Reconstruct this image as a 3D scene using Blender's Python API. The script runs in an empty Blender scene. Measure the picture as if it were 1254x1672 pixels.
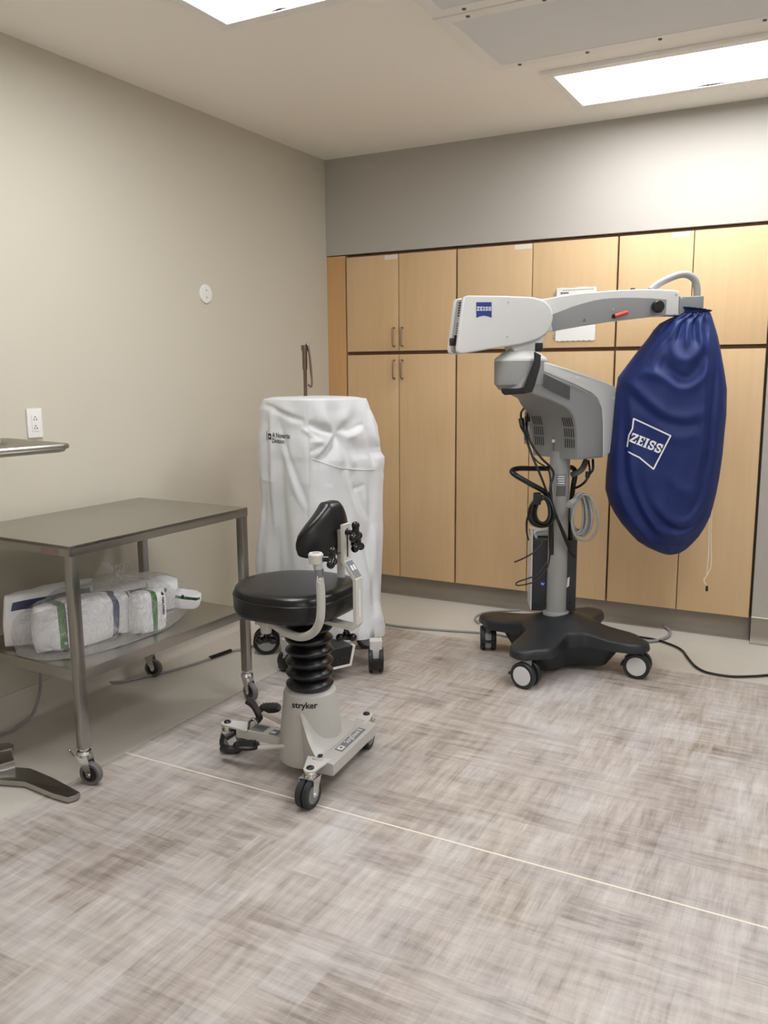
import bpy, bmesh, math, random
from mathutils import Vector, Matrix, noise
from mathutils.bvhtree import BVHTree
random.seed(7)
PI = math.pi
COL = bpy.context.scene.collection
ROOT = {}

# ------------------------------------------------------------------ materials
def new_mat(name):
    m = bpy.data.materials.new(name); m.use_nodes = True
    nt = m.node_tree
    return m, nt, nt.nodes['Principled BSDF']

def mat(name, col, rough=0.5, metal=0.0, coat=0.0, bump=None, var=None, spec=None):
    m, nt, b = new_mat(name)
    b.inputs['Base Color'].default_value = (*col, 1)
    b.inputs['Roughness'].default_value = rough
    b.inputs['Metallic'].default_value = metal
    if coat: b.inputs['Coat Weight'].default_value = coat
    if spec is not None: b.inputs['Specular IOR Level'].default_value = spec
    if bump or var:
        tc = nt.nodes.new('ShaderNodeTexCoord')
        mp = nt.nodes.new('ShaderNodeMapping')
        nt.links.new(tc.outputs['Object'], mp.inputs['Vector'])
        nz = nt.nodes.new('ShaderNodeTexNoise')
        sc = (bump or var)[0]
        nz.inputs['Scale'].default_value = 1.0
        mp.inputs['Scale'].default_value = sc if isinstance(sc, tuple) else (sc, sc, sc)
        nz.inputs['Detail'].default_value = 4
        nt.links.new(mp.outputs['Vector'], nz.inputs['Vector'])
        if bump:
            bp = nt.nodes.new('ShaderNodeBump')
            bp.inputs['Strength'].default_value = bump[1]; bp.inputs['Distance'].default_value = bump[2]
            nt.links.new(nz.outputs['Fac'], bp.inputs['Height'])
            nt.links.new(bp.outputs['Normal'], b.inputs['Normal'])
        if var:
            mx = nt.nodes.new('ShaderNodeMix'); mx.data_type = 'RGBA'
            mx.inputs['A'].default_value = (*[c * (1 - var[1]) for c in col], 1)
            mx.inputs['B'].default_value = (*[min(1, c * (1 + var[1])) for c in col], 1)
            nt.links.new(nz.outputs['Fac'], mx.inputs['Factor'])
            nt.links.new(mx.outputs['Result'], b.inputs['Base Color'])
    return m

def srgb(r, g, b):
    f = lambda c: (c / 255 / 12.92) if c <= 10 else ((c / 255 + 0.055) / 1.055) ** 2.4
    return (f(r), f(g), f(b))

M = {}
M['wall'] = mat('wall_paint', srgb(198, 191, 175), 0.75, bump=(160, 0.06, 0.002))
M['wall_b'] = mat('wall_paint_back', srgb(178, 172, 163), 0.75, bump=(160, 0.06, 0.002))
M['ceiling'] = mat('ceiling_paint', srgb(246, 240, 230), 0.85)
M['bounce_white'] = mat('bounce_white_paint', srgb(242, 240, 236), 0.8)  # for the two unseen walls, made white to bounce light upward
M['base'] = mat('sheet_vinyl_base', srgb(150, 140, 128), 0.45, var=((6, 6, 60), 0.06))
M['bead'] = mat('bead_white', srgb(225, 222, 216), 0.4)
M['beige'] = mat('beige_sheet_vinyl', srgb(205, 199, 188), 0.38, var=(45, 0.05))
M['seam'] = mat('seam_weld', srgb(238, 230, 212), 0.5)
M['reveal'] = mat('dark_wood_edge', srgb(112, 78, 52), 0.6)
M['steel'] = mat('brushed_stainless', srgb(172, 170, 166), 0.26, 1.0, bump=((3, 3, 260), 0.05, 0.001))
M['steel_top'] = mat('brushed_stainless_top', srgb(176, 173, 166), 0.3, 1.0, bump=((260, 3, 3), 0.04, 0.001))
M['chrome'] = mat('chrome', (0.72, 0.72, 0.72), 0.16, 1.0)
M['nickel'] = mat('satin_nickel', srgb(150, 138, 122), 0.35, 1.0)
M['bronze'] = mat('brown_pole_steel', srgb(120, 104, 92), 0.3, 1.0)
M['white_pl'] = mat('white_plastic', srgb(228, 226, 222), 0.4)
M['device_white'] = mat('device_white', srgb(208, 208, 205), 0.38)
M['device_lgrey'] = mat('device_light_grey', srgb(150, 150, 148), 0.42)
M['device_grey'] = mat('device_grey', srgb(138, 139, 139), 0.45, bump=(300, 0.05, 0.001))
M['slot'] = mat('dark_slot', srgb(42, 42, 43), 0.7)
M['slot_soft'] = mat('grey_slot', srgb(92, 92, 92), 0.7)
M['dark'] = mat('dark_grey_plastic', srgb(33, 37, 41), 0.42, bump=(260, 0.08, 0.001))
M['black'] = mat('black_plastic', srgb(15, 15, 17), 0.38)
M['rubber'] = mat('black_rubber', srgb(14, 14, 17), 0.3)
M['gloss'] = mat('gloss_black', srgb(14, 14, 16), 0.14)
M['vinyl'] = mat('black_vinyl', srgb(11, 11, 13), 0.33, bump=(240, 0.05, 0.001))
M['tyre'] = mat('caster_tyre', srgb(36, 38, 41), 0.5)
M['hubgrey'] = mat('caster_hub_grey', srgb(120, 124, 126), 0.4)
M['tyregrey'] = mat('grey_tyre', srgb(105, 104, 104), 0.5)
M['stool'] = mat('stool_enamel', srgb(186, 184, 178), 0.36)
M['stool_lt'] = mat('stool_enamel_plate', srgb(205, 202, 194), 0.36)
M['decal'] = mat('grey_decal', srgb(122, 126, 130), 0.5)
M['ink'] = mat('black_ink', srgb(22, 22, 26), 0.6)
M['white_ink'] = mat('white_ink', srgb(235, 235, 235), 0.6)
M['blue_badge'] = mat('blue_badge', srgb(22, 48, 128), 0.45)
M['red'] = mat('red_lever', srgb(214, 72, 48), 0.4)
M['paper'] = mat('paper', srgb(232, 230, 226), 0.8)
M['label'] = mat('paper_label', srgb(226, 218, 204), 0.7)
M['pack'] = mat('white_wrap', srgb(244, 244, 246), 0.4, bump=(22, 0.3, 0.006))
M['green'] = mat('green_print', srgb(62, 118, 44), 0.45)
M['navy'] = mat('navy_print', srgb(62, 68, 104), 0.45, var=((300, 20, 20), 0.25))
M['cord'] = mat('white_cord', srgb(228, 218, 198), 0.8)
M['cable_grey'] = mat('grey_cable', srgb(150, 150, 150), 0.5)
M['cable_black'] = mat('black_cable', srgb(20, 20, 22), 0.45)
M['panel_grey'] = mat('diffuser_face', srgb(222, 221, 220), 0.7, bump=(400, 0.05, 0.001))
M['frame_white'] = mat('fixture_frame', srgb(240, 236, 230), 0.6)
M['screw'] = mat('screw_steel', srgb(110, 106, 100), 0.4, 0.8)
M['redlabel'] = mat('maker_label', srgb(150, 122, 116), 0.5)

def wood():
    m, nt, b = new_mat('maple_veneer')
    tc = nt.nodes.new('ShaderNodeTexCoord')
    mp = nt.nodes.new('ShaderNodeMapping'); mp.inputs['Scale'].default_value = (26, 26, 1.6)
    nt.links.new(tc.outputs['Object'], mp.inputs['Vector'])
    nz = nt.nodes.new('ShaderNodeTexNoise'); nz.inputs['Scale'].default_value = 1.5; nz.inputs['Detail'].default_value = 6
    nz.inputs['Distortion'].default_value = 0.4
    nt.links.new(mp.outputs['Vector'], nz.inputs['Vector'])
    mp2 = nt.nodes.new('ShaderNodeMapping'); mp2.inputs['Scale'].default_value = (2.4, 2.4, 0.9)
    nt.links.new(tc.outputs['Object'], mp2.inputs['Vector'])
    n2 = nt.nodes.new('ShaderNodeTexNoise'); n2.inputs['Scale'].default_value = 1.0; n2.inputs['Detail'].default_value = 2
    nt.links.new(mp2.outputs['Vector'], n2.inputs['Vector'])
    ad = nt.nodes.new('ShaderNodeMath'); ad.operation = 'MULTIPLY_ADD'
    nt.links.new(nz.outputs['Fac'], ad.inputs[0]); ad.inputs[1].default_value = 0.55
    nt.links.new(n2.outputs['Fac'], ad.inputs[2])
    r = nt.nodes.new('ShaderNodeValToRGB')
    r.color_ramp.elements[0].position = 0.45; r.color_ramp.elements[0].color = (*srgb(206, 172, 128), 1)
    r.color_ramp.elements[1].position = 1.1; r.color_ramp.elements[1].color = (*srgb(217, 186, 144), 1)
    nt.links.new(ad.outputs[0], r.inputs['Fac']); nt.links.new(r.outputs['Color'], b.inputs['Base Color'])
    b.inputs['Roughness'].default_value = 0.42
    return m
M['wood'] = wood()
M['wood_side'] = mat('maple_filler', srgb(205, 160, 108), 0.5, var=((30, 30, 2), 0.08))

def vinyl_floor():
    m, nt, b = new_mat('woven_vinyl')
    N = nt.nodes.new; Lk = nt.links.new
    tc = N('ShaderNodeTexCoord')
    def mapped(scale, rot=0, loc=(0, 0, 0)):
        mp = N('ShaderNodeMapping'); mp.inputs['Scale'].default_value = scale
        mp.inputs['Rotation'].default_value = (0, 0, rot); mp.inputs['Location'].default_value = loc
        Lk(tc.outputs['Object'], mp.inputs['Vector']); return mp.outputs['Vector']
    def nz(scale, detail=3, rough=0.6, loc=(0, 0, 0)):
        n = N('ShaderNodeTexNoise'); n.inputs['Scale'].default_value = 1; n.inputs['Detail'].default_value = detail
        n.inputs['Roughness'].default_value = rough
        Lk(mapped(scale, 0, loc), n.inputs['Vector']); return n.outputs['Fac']
    def math_(op, a, bb, c=None):
        n = N('ShaderNodeMath'); n.operation = op
        for i, v in enumerate((a, bb, c)):
            if v is None: continue
            if isinstance(v, (int, float)): n.inputs[i].default_value = v
            else: Lk(v, n.inputs[i])
        return n.outputs[0]
    # rectangular patches: two brick layouts, one per weave direction
    def bricks(w, h, rot, loc, off):
        t = N('ShaderNodeTexBrick'); t.offset = off; t.offset_frequency = 2; t.squash = 1.4; t.squash_frequency = 3
        t.inputs['Scale'].default_value = 1; t.inputs['Brick Width'].default_value = w; t.inputs['Row Height'].default_value = h
        t.inputs['Mortar Size'].default_value = 0; t.inputs['Bias'].default_value = 0
        t.inputs['Color1'].default_value = (0, 0, 0, 1); t.inputs['Color2'].default_value = (1, 1, 1, 1)
        Lk(mapped((1, 1, 1), rot, loc), t.inputs['Vector'])
        s = N('ShaderNodeSeparateColor'); Lk(t.outputs['Color'], s.inputs['Color']); return s.outputs[0]
    b1 = bricks(.22, .15, 0, (10.3, 10.7, 0), .37); b2 = bricks(.2, .12, PI / 2, (10.1, 13.3, 0), .43); b3 = bricks(.34, .08, 0, (14.2, 11.9, 0), .29); b4 = bricks(.28, .06, PI / 2, (12.5, 10.2, 0), .31)
    hx = math_('MULTIPLY_ADD', nz((8, 150, 1), 3, 0.7), 0.46, math_('MULTIPLY', nz((5.5, 36, 1), 4, 0.55, (5, 2, 0)), 0.82))
    hy = math_('MULTIPLY_ADD', nz((150, 8, 1), 3, 0.7), 0.46, math_('MULTIPLY', nz((36, 5.5, 1), 4, 0.55, (1, 7, 0)), 0.82))
    mix = N('ShaderNodeMix'); mix.data_type = 'FLOAT'
    sel = N('ShaderNodeMapRange'); sel.inputs['From Min'].default_value = 0.3; sel.inputs['From Max'].default_value = 0.7
    Lk(math_('MULTIPLY_ADD', b1, .6, math_('MULTIPLY', nz((3, 3, 1), 2, .5, (3, 9, 0)), .4)), sel.inputs['Value'])
    Lk(sel.outputs['Result'], mix.inputs['Factor']); Lk(hx, mix.inputs['A']); Lk(hy, mix.inputs['B'])
    both = math_('MULTIPLY', math_('ADD', hx, hy), 0.5)
    val = math_('MULTIPLY_ADD', mix.outputs['Result'], 0.55, math_('MULTIPLY', both, 0.62))
    patch = math_('ADD', math_('MULTIPLY_ADD', b1, 0.10, math_('MULTIPLY', b2, 0.12)), math_('MULTIPLY_ADD', b3, 0.09, math_('MULTIPLY', b4, 0.10)))
    cloud = nz((1.5, 1.5, 1), 3)
    va = [b1, b2, b3]; vb = [b1, b3, b2]
    val = math_('ADD', val, math_('SUBTRACT', patch, 0.21))
    val = math_('ADD', val, math_('MULTIPLY', math_('SUBTRACT', cloud, 0.5), 0.3))
    r = N('ShaderNodeValToRGB')
    e = r.color_ramp.elements
    e[0].position = 0.42; e[0].color = (*srgb(124, 116, 109), 1)
    e[1].position = 0.98; e[1].color = (*srgb(212, 207, 200), 1)
    for p, c in ((0.54, (153, 145, 138)), (0.66, (175, 167, 160)), (0.80, (194, 187, 180))):
        x = e.new(p); x.color = (*srgb(*c), 1)
    Lk(val, r.inputs['Fac'])
    # warm / cool tint per patch
    tint = N('ShaderNodeMix'); tint.data_type = 'RGBA'
    tint.inputs['A'].default_value = (*srgb(250, 243, 236), 1); tint.inputs['B'].default_value = (*srgb(240, 241, 246), 1)
    Lk(math_('MULTIPLY_ADD', vb[2], 0.5, math_('MULTIPLY', cloud, 0.5)), tint.inputs['Factor'])
    mu = N('ShaderNodeMix'); mu.data_type = 'RGBA'; mu.blend_type = 'MULTIPLY'; mu.inputs['Factor'].default_value = 1
    Lk(r.outputs['Color'], mu.inputs['A']); Lk(tint.outputs['Result'], mu.inputs['B'])
    Lk(mu.outputs['Result'], b.inputs['Base Color'])
    b.inputs['Roughness'].default_value = 0.42
    return m
M['vfloor'] = vinyl_floor()

def emit(name, col, s):
    m, nt, b = new_mat(name)
    b.inputs['Base Color'].default_value = (0.9, 0.9, 0.9, 1)
    b.inputs['Emission Color'].default_value = (*col, 1); b.inputs['Emission Strength'].default_value = s
    return m
LIGHT = 9.5
EXPOSURE = 0.92
M['lamp'] = emit('lit_diffuser', (0.975, 1.0, 1.035), LIGHT)

def cloth(name, col, trans, rough, bumps, sheen=0.0):
    m, nt, b = new_mat(name)
    b.inputs['Base Color'].default_value = (*col, 1); b.inputs['Roughness'].default_value = rough
    b.inputs['Sheen Weight'].default_value = sheen
    tc = nt.nodes.new('ShaderNodeTexCoord'); mp = nt.nodes.new('ShaderNodeMapping')
    mp.inputs['Scale'].default_value = bumps[0]
    nt.links.new(tc.outputs['Object'], mp.inputs['Vector'])
    nz = nt.nodes.new('ShaderNodeTexNoise'); nz.inputs['Scale'].default_value = 1; nz.inputs['Detail'].default_value = 3
    nz.inputs['Distortion'].default_value = 0.8
    nt.links.new(mp.outputs['Vector'], nz.inputs['Vector'])
    bp = nt.nodes.new('ShaderNodeBump'); bp.inputs['Strength'].default_value = bumps[1]; bp.inputs['Distance'].default_value = bumps[2]
    nt.links.new(nz.outputs['Fac'], bp.inputs['Height']); nt.links.new(bp.outputs['Normal'], b.inputs['Normal'])
    if trans:
        t = nt.nodes.new('ShaderNodeBsdfTranslucent'); t.inputs['Color'].default_value = (*col, 1)
        mx = nt.nodes.new('ShaderNodeMixShader'); mx.inputs[0].default_value = trans
        nt.links.new(b.outputs[0], mx.inputs[1]); nt.links.new(t.outputs[0], mx.inputs[2])
        nt.links.new(mx.outputs[0], nt.nodes['Material Output'].inputs['Surface'])
    return m
M['drape'] = cloth('white_cover_cloth', srgb(222, 223, 224), 0.12, 0.6, ((5, 5, 2.2), 0.35, 0.03))
M['bluebag'] = cloth('blue_cover_cloth', srgb(3, 32, 96), 0.0, 0.62, ((9, 9, 6), 0.25, 0.02), 0.0)

def clear_plastic():
    m, nt, b = new_mat('clear_plastic')
    N = nt.nodes.new; Lk = nt.links.new
    tc = N('ShaderNodeTexCoord')
    nz = N('ShaderNodeTexNoise'); nz.inputs['Scale'].default_value = 13; nz.inputs['Detail'].default_value = 6; nz.inputs['Distortion'].default_value = 2.2
    Lk(tc.outputs['Object'], nz.inputs['Vector'])
    vo = N('ShaderNodeTexVoronoi'); vo.feature = 'DISTANCE_TO_EDGE'; vo.inputs['Scale'].default_value = 10
    ad = N('ShaderNodeVectorMath'); ad.operation = 'MULTIPLY_ADD'; ad.inputs[1].default_value = (.12, .12, .12)
    Lk(nz.outputs['Color'], ad.inputs[0]); Lk(tc.outputs['Object'], ad.inputs[2]); Lk(ad.outputs[0], vo.inputs['Vector'])
    hm = N('ShaderNodeMath'); hm.operation = 'MULTIPLY_ADD'; Lk(vo.outputs['Distance'], hm.inputs[0]); hm.inputs[1].default_value = -1.1; Lk(nz.outputs['Fac'], hm.inputs[2])
    bp = N('ShaderNodeBump'); bp.inputs['Strength'].default_value = 0.9; bp.inputs['Distance'].default_value = 0.03
    Lk(hm.outputs[0], bp.inputs['Height'])
    tr = N('ShaderNodeBsdfTransparent'); tr.inputs['Color'].default_value = (0.985, 0.985, 0.985, 1)
    gl = N('ShaderNodeBsdfGlossy'); gl.inputs['Roughness'].default_value = 0.06; gl.inputs['Color'].default_value = (1, 1, 1, 1)
    df = N('ShaderNodeBsdfDiffuse'); df.inputs['Color'].default_value = (0.8, 0.8, 0.8, 1)
    Lk(bp.outputs['Normal'], gl.inputs['Normal'])
    lw = N('ShaderNodeLayerWeight'); lw.inputs['Blend'].default_value = 0.42; Lk(bp.outputs['Normal'], lw.inputs['Normal'])
    mg = N('ShaderNodeMixShader'); mg.inputs[0].default_value = 0.35
    Lk(gl.outputs[0], mg.inputs[1]); Lk(df.outputs[0], mg.inputs[2])
    mr = N('ShaderNodeMapRange'); mr.inputs['To Min'].default_value = 0.03; mr.inputs['To Max'].default_value = 0.62
    Lk(lw.outputs['Facing'], mr.inputs['Value'])
    ed = N('ShaderNodeMapRange'); ed.inputs['From Min'].default_value = 0.0; ed.inputs['From Max'].default_value = 0.035; ed.inputs['To Min'].default_value = 0.3; ed.inputs['To Max'].default_value = 0.0
    Lk(vo.outputs['Distance'], ed.inputs['Value'])
    sm = N('ShaderNodeMath'); sm.operation = 'ADD'; sm.use_clamp = True; Lk(mr.outputs['Result'], sm.inputs[0]); Lk(ed.outputs['Result'], sm.inputs[1])
    mx = N('ShaderNodeMixShader'); Lk(sm.outputs[0], mx.inputs[0])
    Lk(tr.outputs[0], mx.inputs[1]); Lk(mg.outputs[0], mx.inputs[2])
    Lk(mx.outputs[0], nt.nodes['Material Output'].inputs['Surface'])
    return m
M['clear'] = clear_plastic()

# ------------------------------------------------------------------ mesh helpers
def V(*a): return Vector(a)

def box(bm, c, s, rz=0.0, bev=0.0, R=None, mi=0):
    r = bmesh.ops.create_cube(bm, size=1)
    vs = r['verts']
    bmesh.ops.scale(bm, vec=s, verts=vs)
    if bev:
        es = list({e for v in vs for e in v.link_edges})
        n0 = set(bm.verts) - set(vs)
        bmesh.ops.bevel(bm, geom=es, offset=bev, segments=2, affect='EDGES', profile=0.7)
        vs = [v for v in bm.verts if v not in n0]
    mtx = Matrix.Translation(c) @ (R.to_4x4() if R else Matrix.Rotation(rz, 4, 'Z'))
    bmesh.ops.transform(bm, matrix=mtx, verts=vs)
    if mi:
        for f in {f for v in vs for f in v.link_faces}: f.material_index = mi
    return vs

def basis(d):
    d = Vector(d).normalized()
    a = V(0, 0, 1) if abs(d.z) < 0.95 else V(1, 0, 0)
    x = a.cross(d).normalized(); y = d.cross(x)
    return x, y, d

def rings(bm, rs, closed=True, cap0=True, cap1=True, mi=0):
    vr = [[bm.verts.new(p) for p in r] for r in rs]
    fs = []
    n = len(vr[0])
    for a, b in zip(vr, vr[1:]):
        for i in range(n if closed else n - 1):
            j = (i + 1) % n
            try: fs.append(bm.faces.new((a[i], a[j], b[j], b[i])))
            except ValueError: pass
    if cap0 and closed: fs.append(bm.faces.new(list(reversed(vr[0]))))
    if cap1 and closed: fs.append(bm.faces.new(vr[-1]))
    for f in fs: f.material_index = mi
    return vr

def lathe(bm, prof, o, d=(0, 0, 1), seg=28, mi=0):
    """prof: (radius, height) along direction d from point o"""
    x, y, dd = basis(d); o = Vector(o)
    rs = []
    for r, h in prof:
        r = max(r, 1e-4)
        rs.append([o + dd * h + (x * math.cos(t) + y * math.sin(t)) * r for t in (2 * PI * i / seg for i in range(seg))])
    rings(bm, rs, mi=mi)

def cyl(bm, p0, p1, r, r1=None, seg=20, mi=0):
    p0 = Vector(p0); p1 = Vector(p1)
    lathe(bm, [(r, 0), (r if r1 is None else r1, (p1 - p0).length)], p0, p1 - p0, seg, mi)

def smooth_path(pts, n=8):
    pts = [Vector(p) for p in pts]
    if len(pts) < 3: return pts
    P = [pts[0] * 2 - pts[1]] + pts + [pts[-1] * 2 - pts[-2]]
    out = []
    for i in range(1, len(P) - 2):
        a, b, c, d = P[i - 1:i + 3]
        for k in range(n):
            t = k / n
            out.append(0.5 * ((2 * b) + (c - a) * t + (2 * a - 5 * b + 4 * c - d) * t * t + (3 * b - a - 3 * c + d) * t ** 3))
    out.append(pts[-1])
    return out

def tube(bm, pts, r, seg=10, sm=8, mi=0):
    p = smooth_path(pts, sm) if sm else [Vector(q) for q in pts]
    rs = []
    prev = None
    for i, q in enumerate(p):
        t = (p[min(i + 1, len(p) - 1)] - p[max(i - 1, 0)])
        if t.length < 1e-7: t = V(0, 0, 1)
        t.normalize()
        if prev is None:
            x, y, _ = basis(t)
        else:
            x = (prev - t * prev.dot(t))
            if x.length < 1e-6: x = basis(t)[0]
            x.normalize(); y = t.cross(x)
        prev = x
        rs.append([q + (x * math.cos(a) + y * math.sin(a)) * r for a in (2 * PI * k / seg for k in range(seg))])
    rings(bm, rs, mi=mi)

def ribbon(bm, pts, side, w, th):
    """flat bar along a polyline; side = width direction"""
    p = [Vector(q) for q in pts]; s = Vector(side).normalized()
    rs = []
    for i, q in enumerate(p):
        t = (p[min(i + 1, len(p) - 1)] - p[max(i - 1, 0)]).normalized()
        n = t.cross(s).normalized()
        k = 1.0
        if 0 < i < len(p) - 1:
            c = (p[i + 1] - p[i]).normalized().dot((p[i] - p[i - 1]).normalized())
            k = 1 / max(0.5, math.sqrt((1 + c) / 2))
        rs.append([q + s * w / 2 + n * th / 2 * k, q - s * w / 2 + n * th / 2 * k, q - s * w / 2 - n * th / 2 * k, q + s * w / 2 - n * th / 2 * k])
    rings(bm, rs)

class Frame:
    """vertical working plane: u along heading th (degrees), v = up, w = towards heading - 90"""
    def __init__(s, o, th):
        t = math.radians(th); s.o = Vector((o[0], o[1], 0)); s.a = V(math.cos(t), math.sin(t), 0); s.n = V(math.sin(t), -math.cos(t), 0)
    def __call__(s, u, z, w=0.0):
        return s.o + s.a * u + s.n * w + V(0, 0, z)

def prism(bm, poly, fr, w0, w1, bev=0.0, mi=0, inset_bev=None, seg=3):
    """poly in (u,z) of a Frame, extruded from w0 to w1"""
    n0 = set(bm.verts)
    a = [bm.verts.new(fr(u, z, w0)) for u, z in poly]
    b = [bm.verts.new(fr(u, z, w1)) for u, z in poly]
    n = len(poly)
    f0 = bm.faces.new(a); f1 = bm.faces.new(list(reversed(b)))
    fs = [f0, f1]
    for i in range(n):
        j = (i + 1) % n
        fs.append(bm.faces.new((a[j], a[i], b[i], b[j])))
    bmesh.ops.recalc_face_normals(bm, faces=fs)
    if bev:
        es = list(f0.edges) + list(f1.edges)
        bmesh.ops.bevel(bm, geom=es, offset=bev, segments=seg, affect='EDGES', profile=0.6)
    for f in {f for v in bm.verts if v not in n0 for f in v.link_faces}: f.material_index = mi

def flat_prism(bm, poly, z0, z1, bev=0.0, mi=0):
    """poly in world x,y extruded in z"""
    n0 = set(bm.verts)
    a = [bm.verts.new((p[0], p[1], z0)) for p in poly]; b = [bm.verts.new((p[0], p[1], z1)) for p in poly]
    n = len(poly); f0 = bm.faces.new(a); f1 = bm.faces.new(b); fs = [f0, f1]
    for i in range(n):
        j = (i + 1) % n
        fs.append(bm.faces.new((a[i], a[j], b[j], b[i])))
    bmesh.ops.recalc_face_normals(bm, faces=fs)
    if bev: bmesh.ops.bevel(bm, geom=list(f0.edges) + list(f1.edges), offset=bev, segments=2, affect='EDGES', profile=0.6)
    for f in {f for v in bm.verts if v not in n0 for f in v.link_faces}: f.material_index = mi

def ellip(bm, c, r, seg=20, rg=12, R=None, power=1.0):
    rs = []
    for i in range(rg + 1):
        t = -PI / 2 + PI * i / rg
        ct = max(math.cos(t), 1e-3)
        ring = []
        for k in range(seg):
            a = 2 * PI * k / seg
            g = lambda x: math.copysign(abs(x) ** power, x)
            p = V(r[0] * g(ct) * g(math.cos(a)), r[1] * g(ct) * g(math.sin(a)), r[2] * g(math.sin(t)))
            if R: p = R @ p
            ring.append(Vector(c) + p)
        rs.append(ring)
    rings(bm, rs)

def B(): return bmesh.new()

FLAT = ('lettering', 'printed_text', 'printed_logo', 'printed_lettering', 'printed_frame', 'badge_mark', 'print', 'printed_name', 'warning_mark', 'emblem_mark')
def finish(bm, name, mats, smooth=35):
    bmesh.ops.remove_doubles(bm, verts=bm.verts, dist=1e-6)
    bmesh.ops.recalc_face_normals(bm, faces=bm.faces)
    me = bpy.data.meshes.new(name)
    flat = name in FLAT
    for f in bm.faces: f.smooth = not flat
    lim = math.radians(smooth)
    for e in bm.edges:
        if len(e.link_faces) == 2 and e.calc_face_angle(0) > lim: e.smooth = False
    bm.to_mesh(me); bm.free()
    for m in (mats if isinstance(mats, (list, tuple)) else [mats]): me.materials.append(m)
    return me

def obj(name, bm, mats, parent=None, smooth=35, label=None):
    if parent is None:                       # a thing of one mesh: origin at the middle of its base
        xs = [v.co for v in bm.verts]
        lo = Vector([min(c[i] for c in xs) for i in range(3)]); hi = Vector([max(c[i] for c in xs) for i in range(3)])
        off = V((lo.x + hi.x) / 2, (lo.y + hi.y) / 2, lo.z)
    else: off = ROOT[parent.name]
    bmesh.ops.translate(bm, vec=-off, verts=bm.verts)
    o = bpy.data.objects.new(name, finish(bm, name, mats, smooth)); COL.objects.link(o)
    if parent is None: o.location = off
    else: o.parent = parent
    ROOT[o.name] = off
    if label: o['label'] = label
    return o

def tag(o, label, cat, group=None, kind=None):
    o['label'] = label; o['category'] = cat
    if group: o['group'] = group
    if kind: o['kind'] = kind
    return o

def thing(name, label, cat, loc, group=None):
    o = bpy.data.objects.new(name, None); COL.objects.link(o); o.location = loc
    o.empty_display_size = 0.1
    ROOT[o.name] = Vector(loc)
    return tag(o, label, cat, group)

def struct(name, bm, m, label=None):
    o = obj(name, bm, m, None, 40); o['kind'] = 'structure'
    if label: o['label'] = label
    return o

# ------------------------------------------------------------------ lettering
def text_bm(s, size, bold=0.0):
    c = bpy.data.curves.new('t', 'FONT'); c.body = s; c.size = size; c.offset = bold; c.resolution_u = 3
    o = bpy.data.objects.new('t', c); COL.objects.link(o)
    bpy.context.view_layer.update()
    me = bpy.data.meshes.new_from_object(o.evaluated_get(bpy.context.evaluated_depsgraph_get()))
    bpy.data.objects.remove(o); bpy.data.curves.remove(c)
    bm = bmesh.new(); bm.from_mesh(me); bpy.data.meshes.remove(me)
    xs = [v.co.x for v in bm.verts]; ys = [v.co.y for v in bm.verts]
    bmesh.ops.translate(bm, vec=(-(min(xs) + max(xs)) / 2, -(min(ys) + max(ys)) / 2, 0), verts=bm.verts)
    return bm

def stroke(bm, pts, w):
    for (x0, y0), (x1, y1) in zip(pts, pts[1:]):
        d = Vector((x1 - x0, y1 - y0)); n = Vector((-d.y, d.x)).normalized() * w / 2
        e = d.normalized() * w * 0.12
        q = [(x0 - e.x + n.x, y0 - e.y + n.y), (x0 - e.x - n.x, y0 - e.y - n.y), (x1 + e.x - n.x, y1 + e.y - n.y), (x1 + e.x + n.x, y1 + e.y + n.y)]
        bm.faces.new([bm.verts.new((a, b, 0)) for a, b in q])

def slab_word(width):
    """the slab-serif five letter maker's wordmark, centred, given total width"""
    bm = B()
    def Rr(x0, y0, x1, y1): bm.faces.new([bm.verts.new((a, b, 0)) for a, b in ((x0, y0), (x1, y0), (x1, y1), (x0, y1))])
    x = 0
    for ch in 'ZEISS':
        if ch == 'Z':
            Rr(x, .82, x + .8, 1); Rr(x, 0, x + .8, .18); Rr(x, .66, x + .12, .82); Rr(x + .68, .18, x + .8, .36)
            bm.faces.new([bm.verts.new((a, b, 0)) for a, b in ((x, .18), (x + .28, .18), (x + .8, .82), (x + .52, .82))]); x += .9
        if ch == 'E':
            Rr(x + .1, 0, x + .36, 1); Rr(x, 0, x + .1, .12); Rr(x, .88, x + .1, 1)
            Rr(x + .36, .85, x + .75, 1); Rr(x + .36, 0, x + .75, .15); Rr(x + .36, .43, x + .6, .57)
            Rr(x + .63, .68, x + .75, .85); Rr(x + .63, .15, x + .75, .32); x += .85
        if ch == 'I':
            Rr(x + .1, 0, x + .36, 1); Rr(x, 0, x + .46, .12); Rr(x, .88, x + .46, 1); x += .56
        if ch == 'S':
            pts = [(x + .68, .72), (x + .6, .88), (x + .38, .92), (x + .16, .86), (x + .12, .72), (x + .2, .58), (x + .4, .5), (x + .6, .42), (x + .68, .28), (x + .62, .13), (x + .4, .08), (x + .18, .12), (x + .1, .3)]
            stroke(bm, pts, .2); Rr(x + .6, .62, x + .74, 1); Rr(x + .04, 0, x + .18, .38); x += .86
    x -= .1
    k = width / x
    bmesh.ops.translate(bm, vec=(-x / 2, -.5, 0), verts=bm.verts)
    bmesh.ops.scale(bm, vec=(k, k * 1.02, 1), verts=bm.verts)
    return bm

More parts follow.
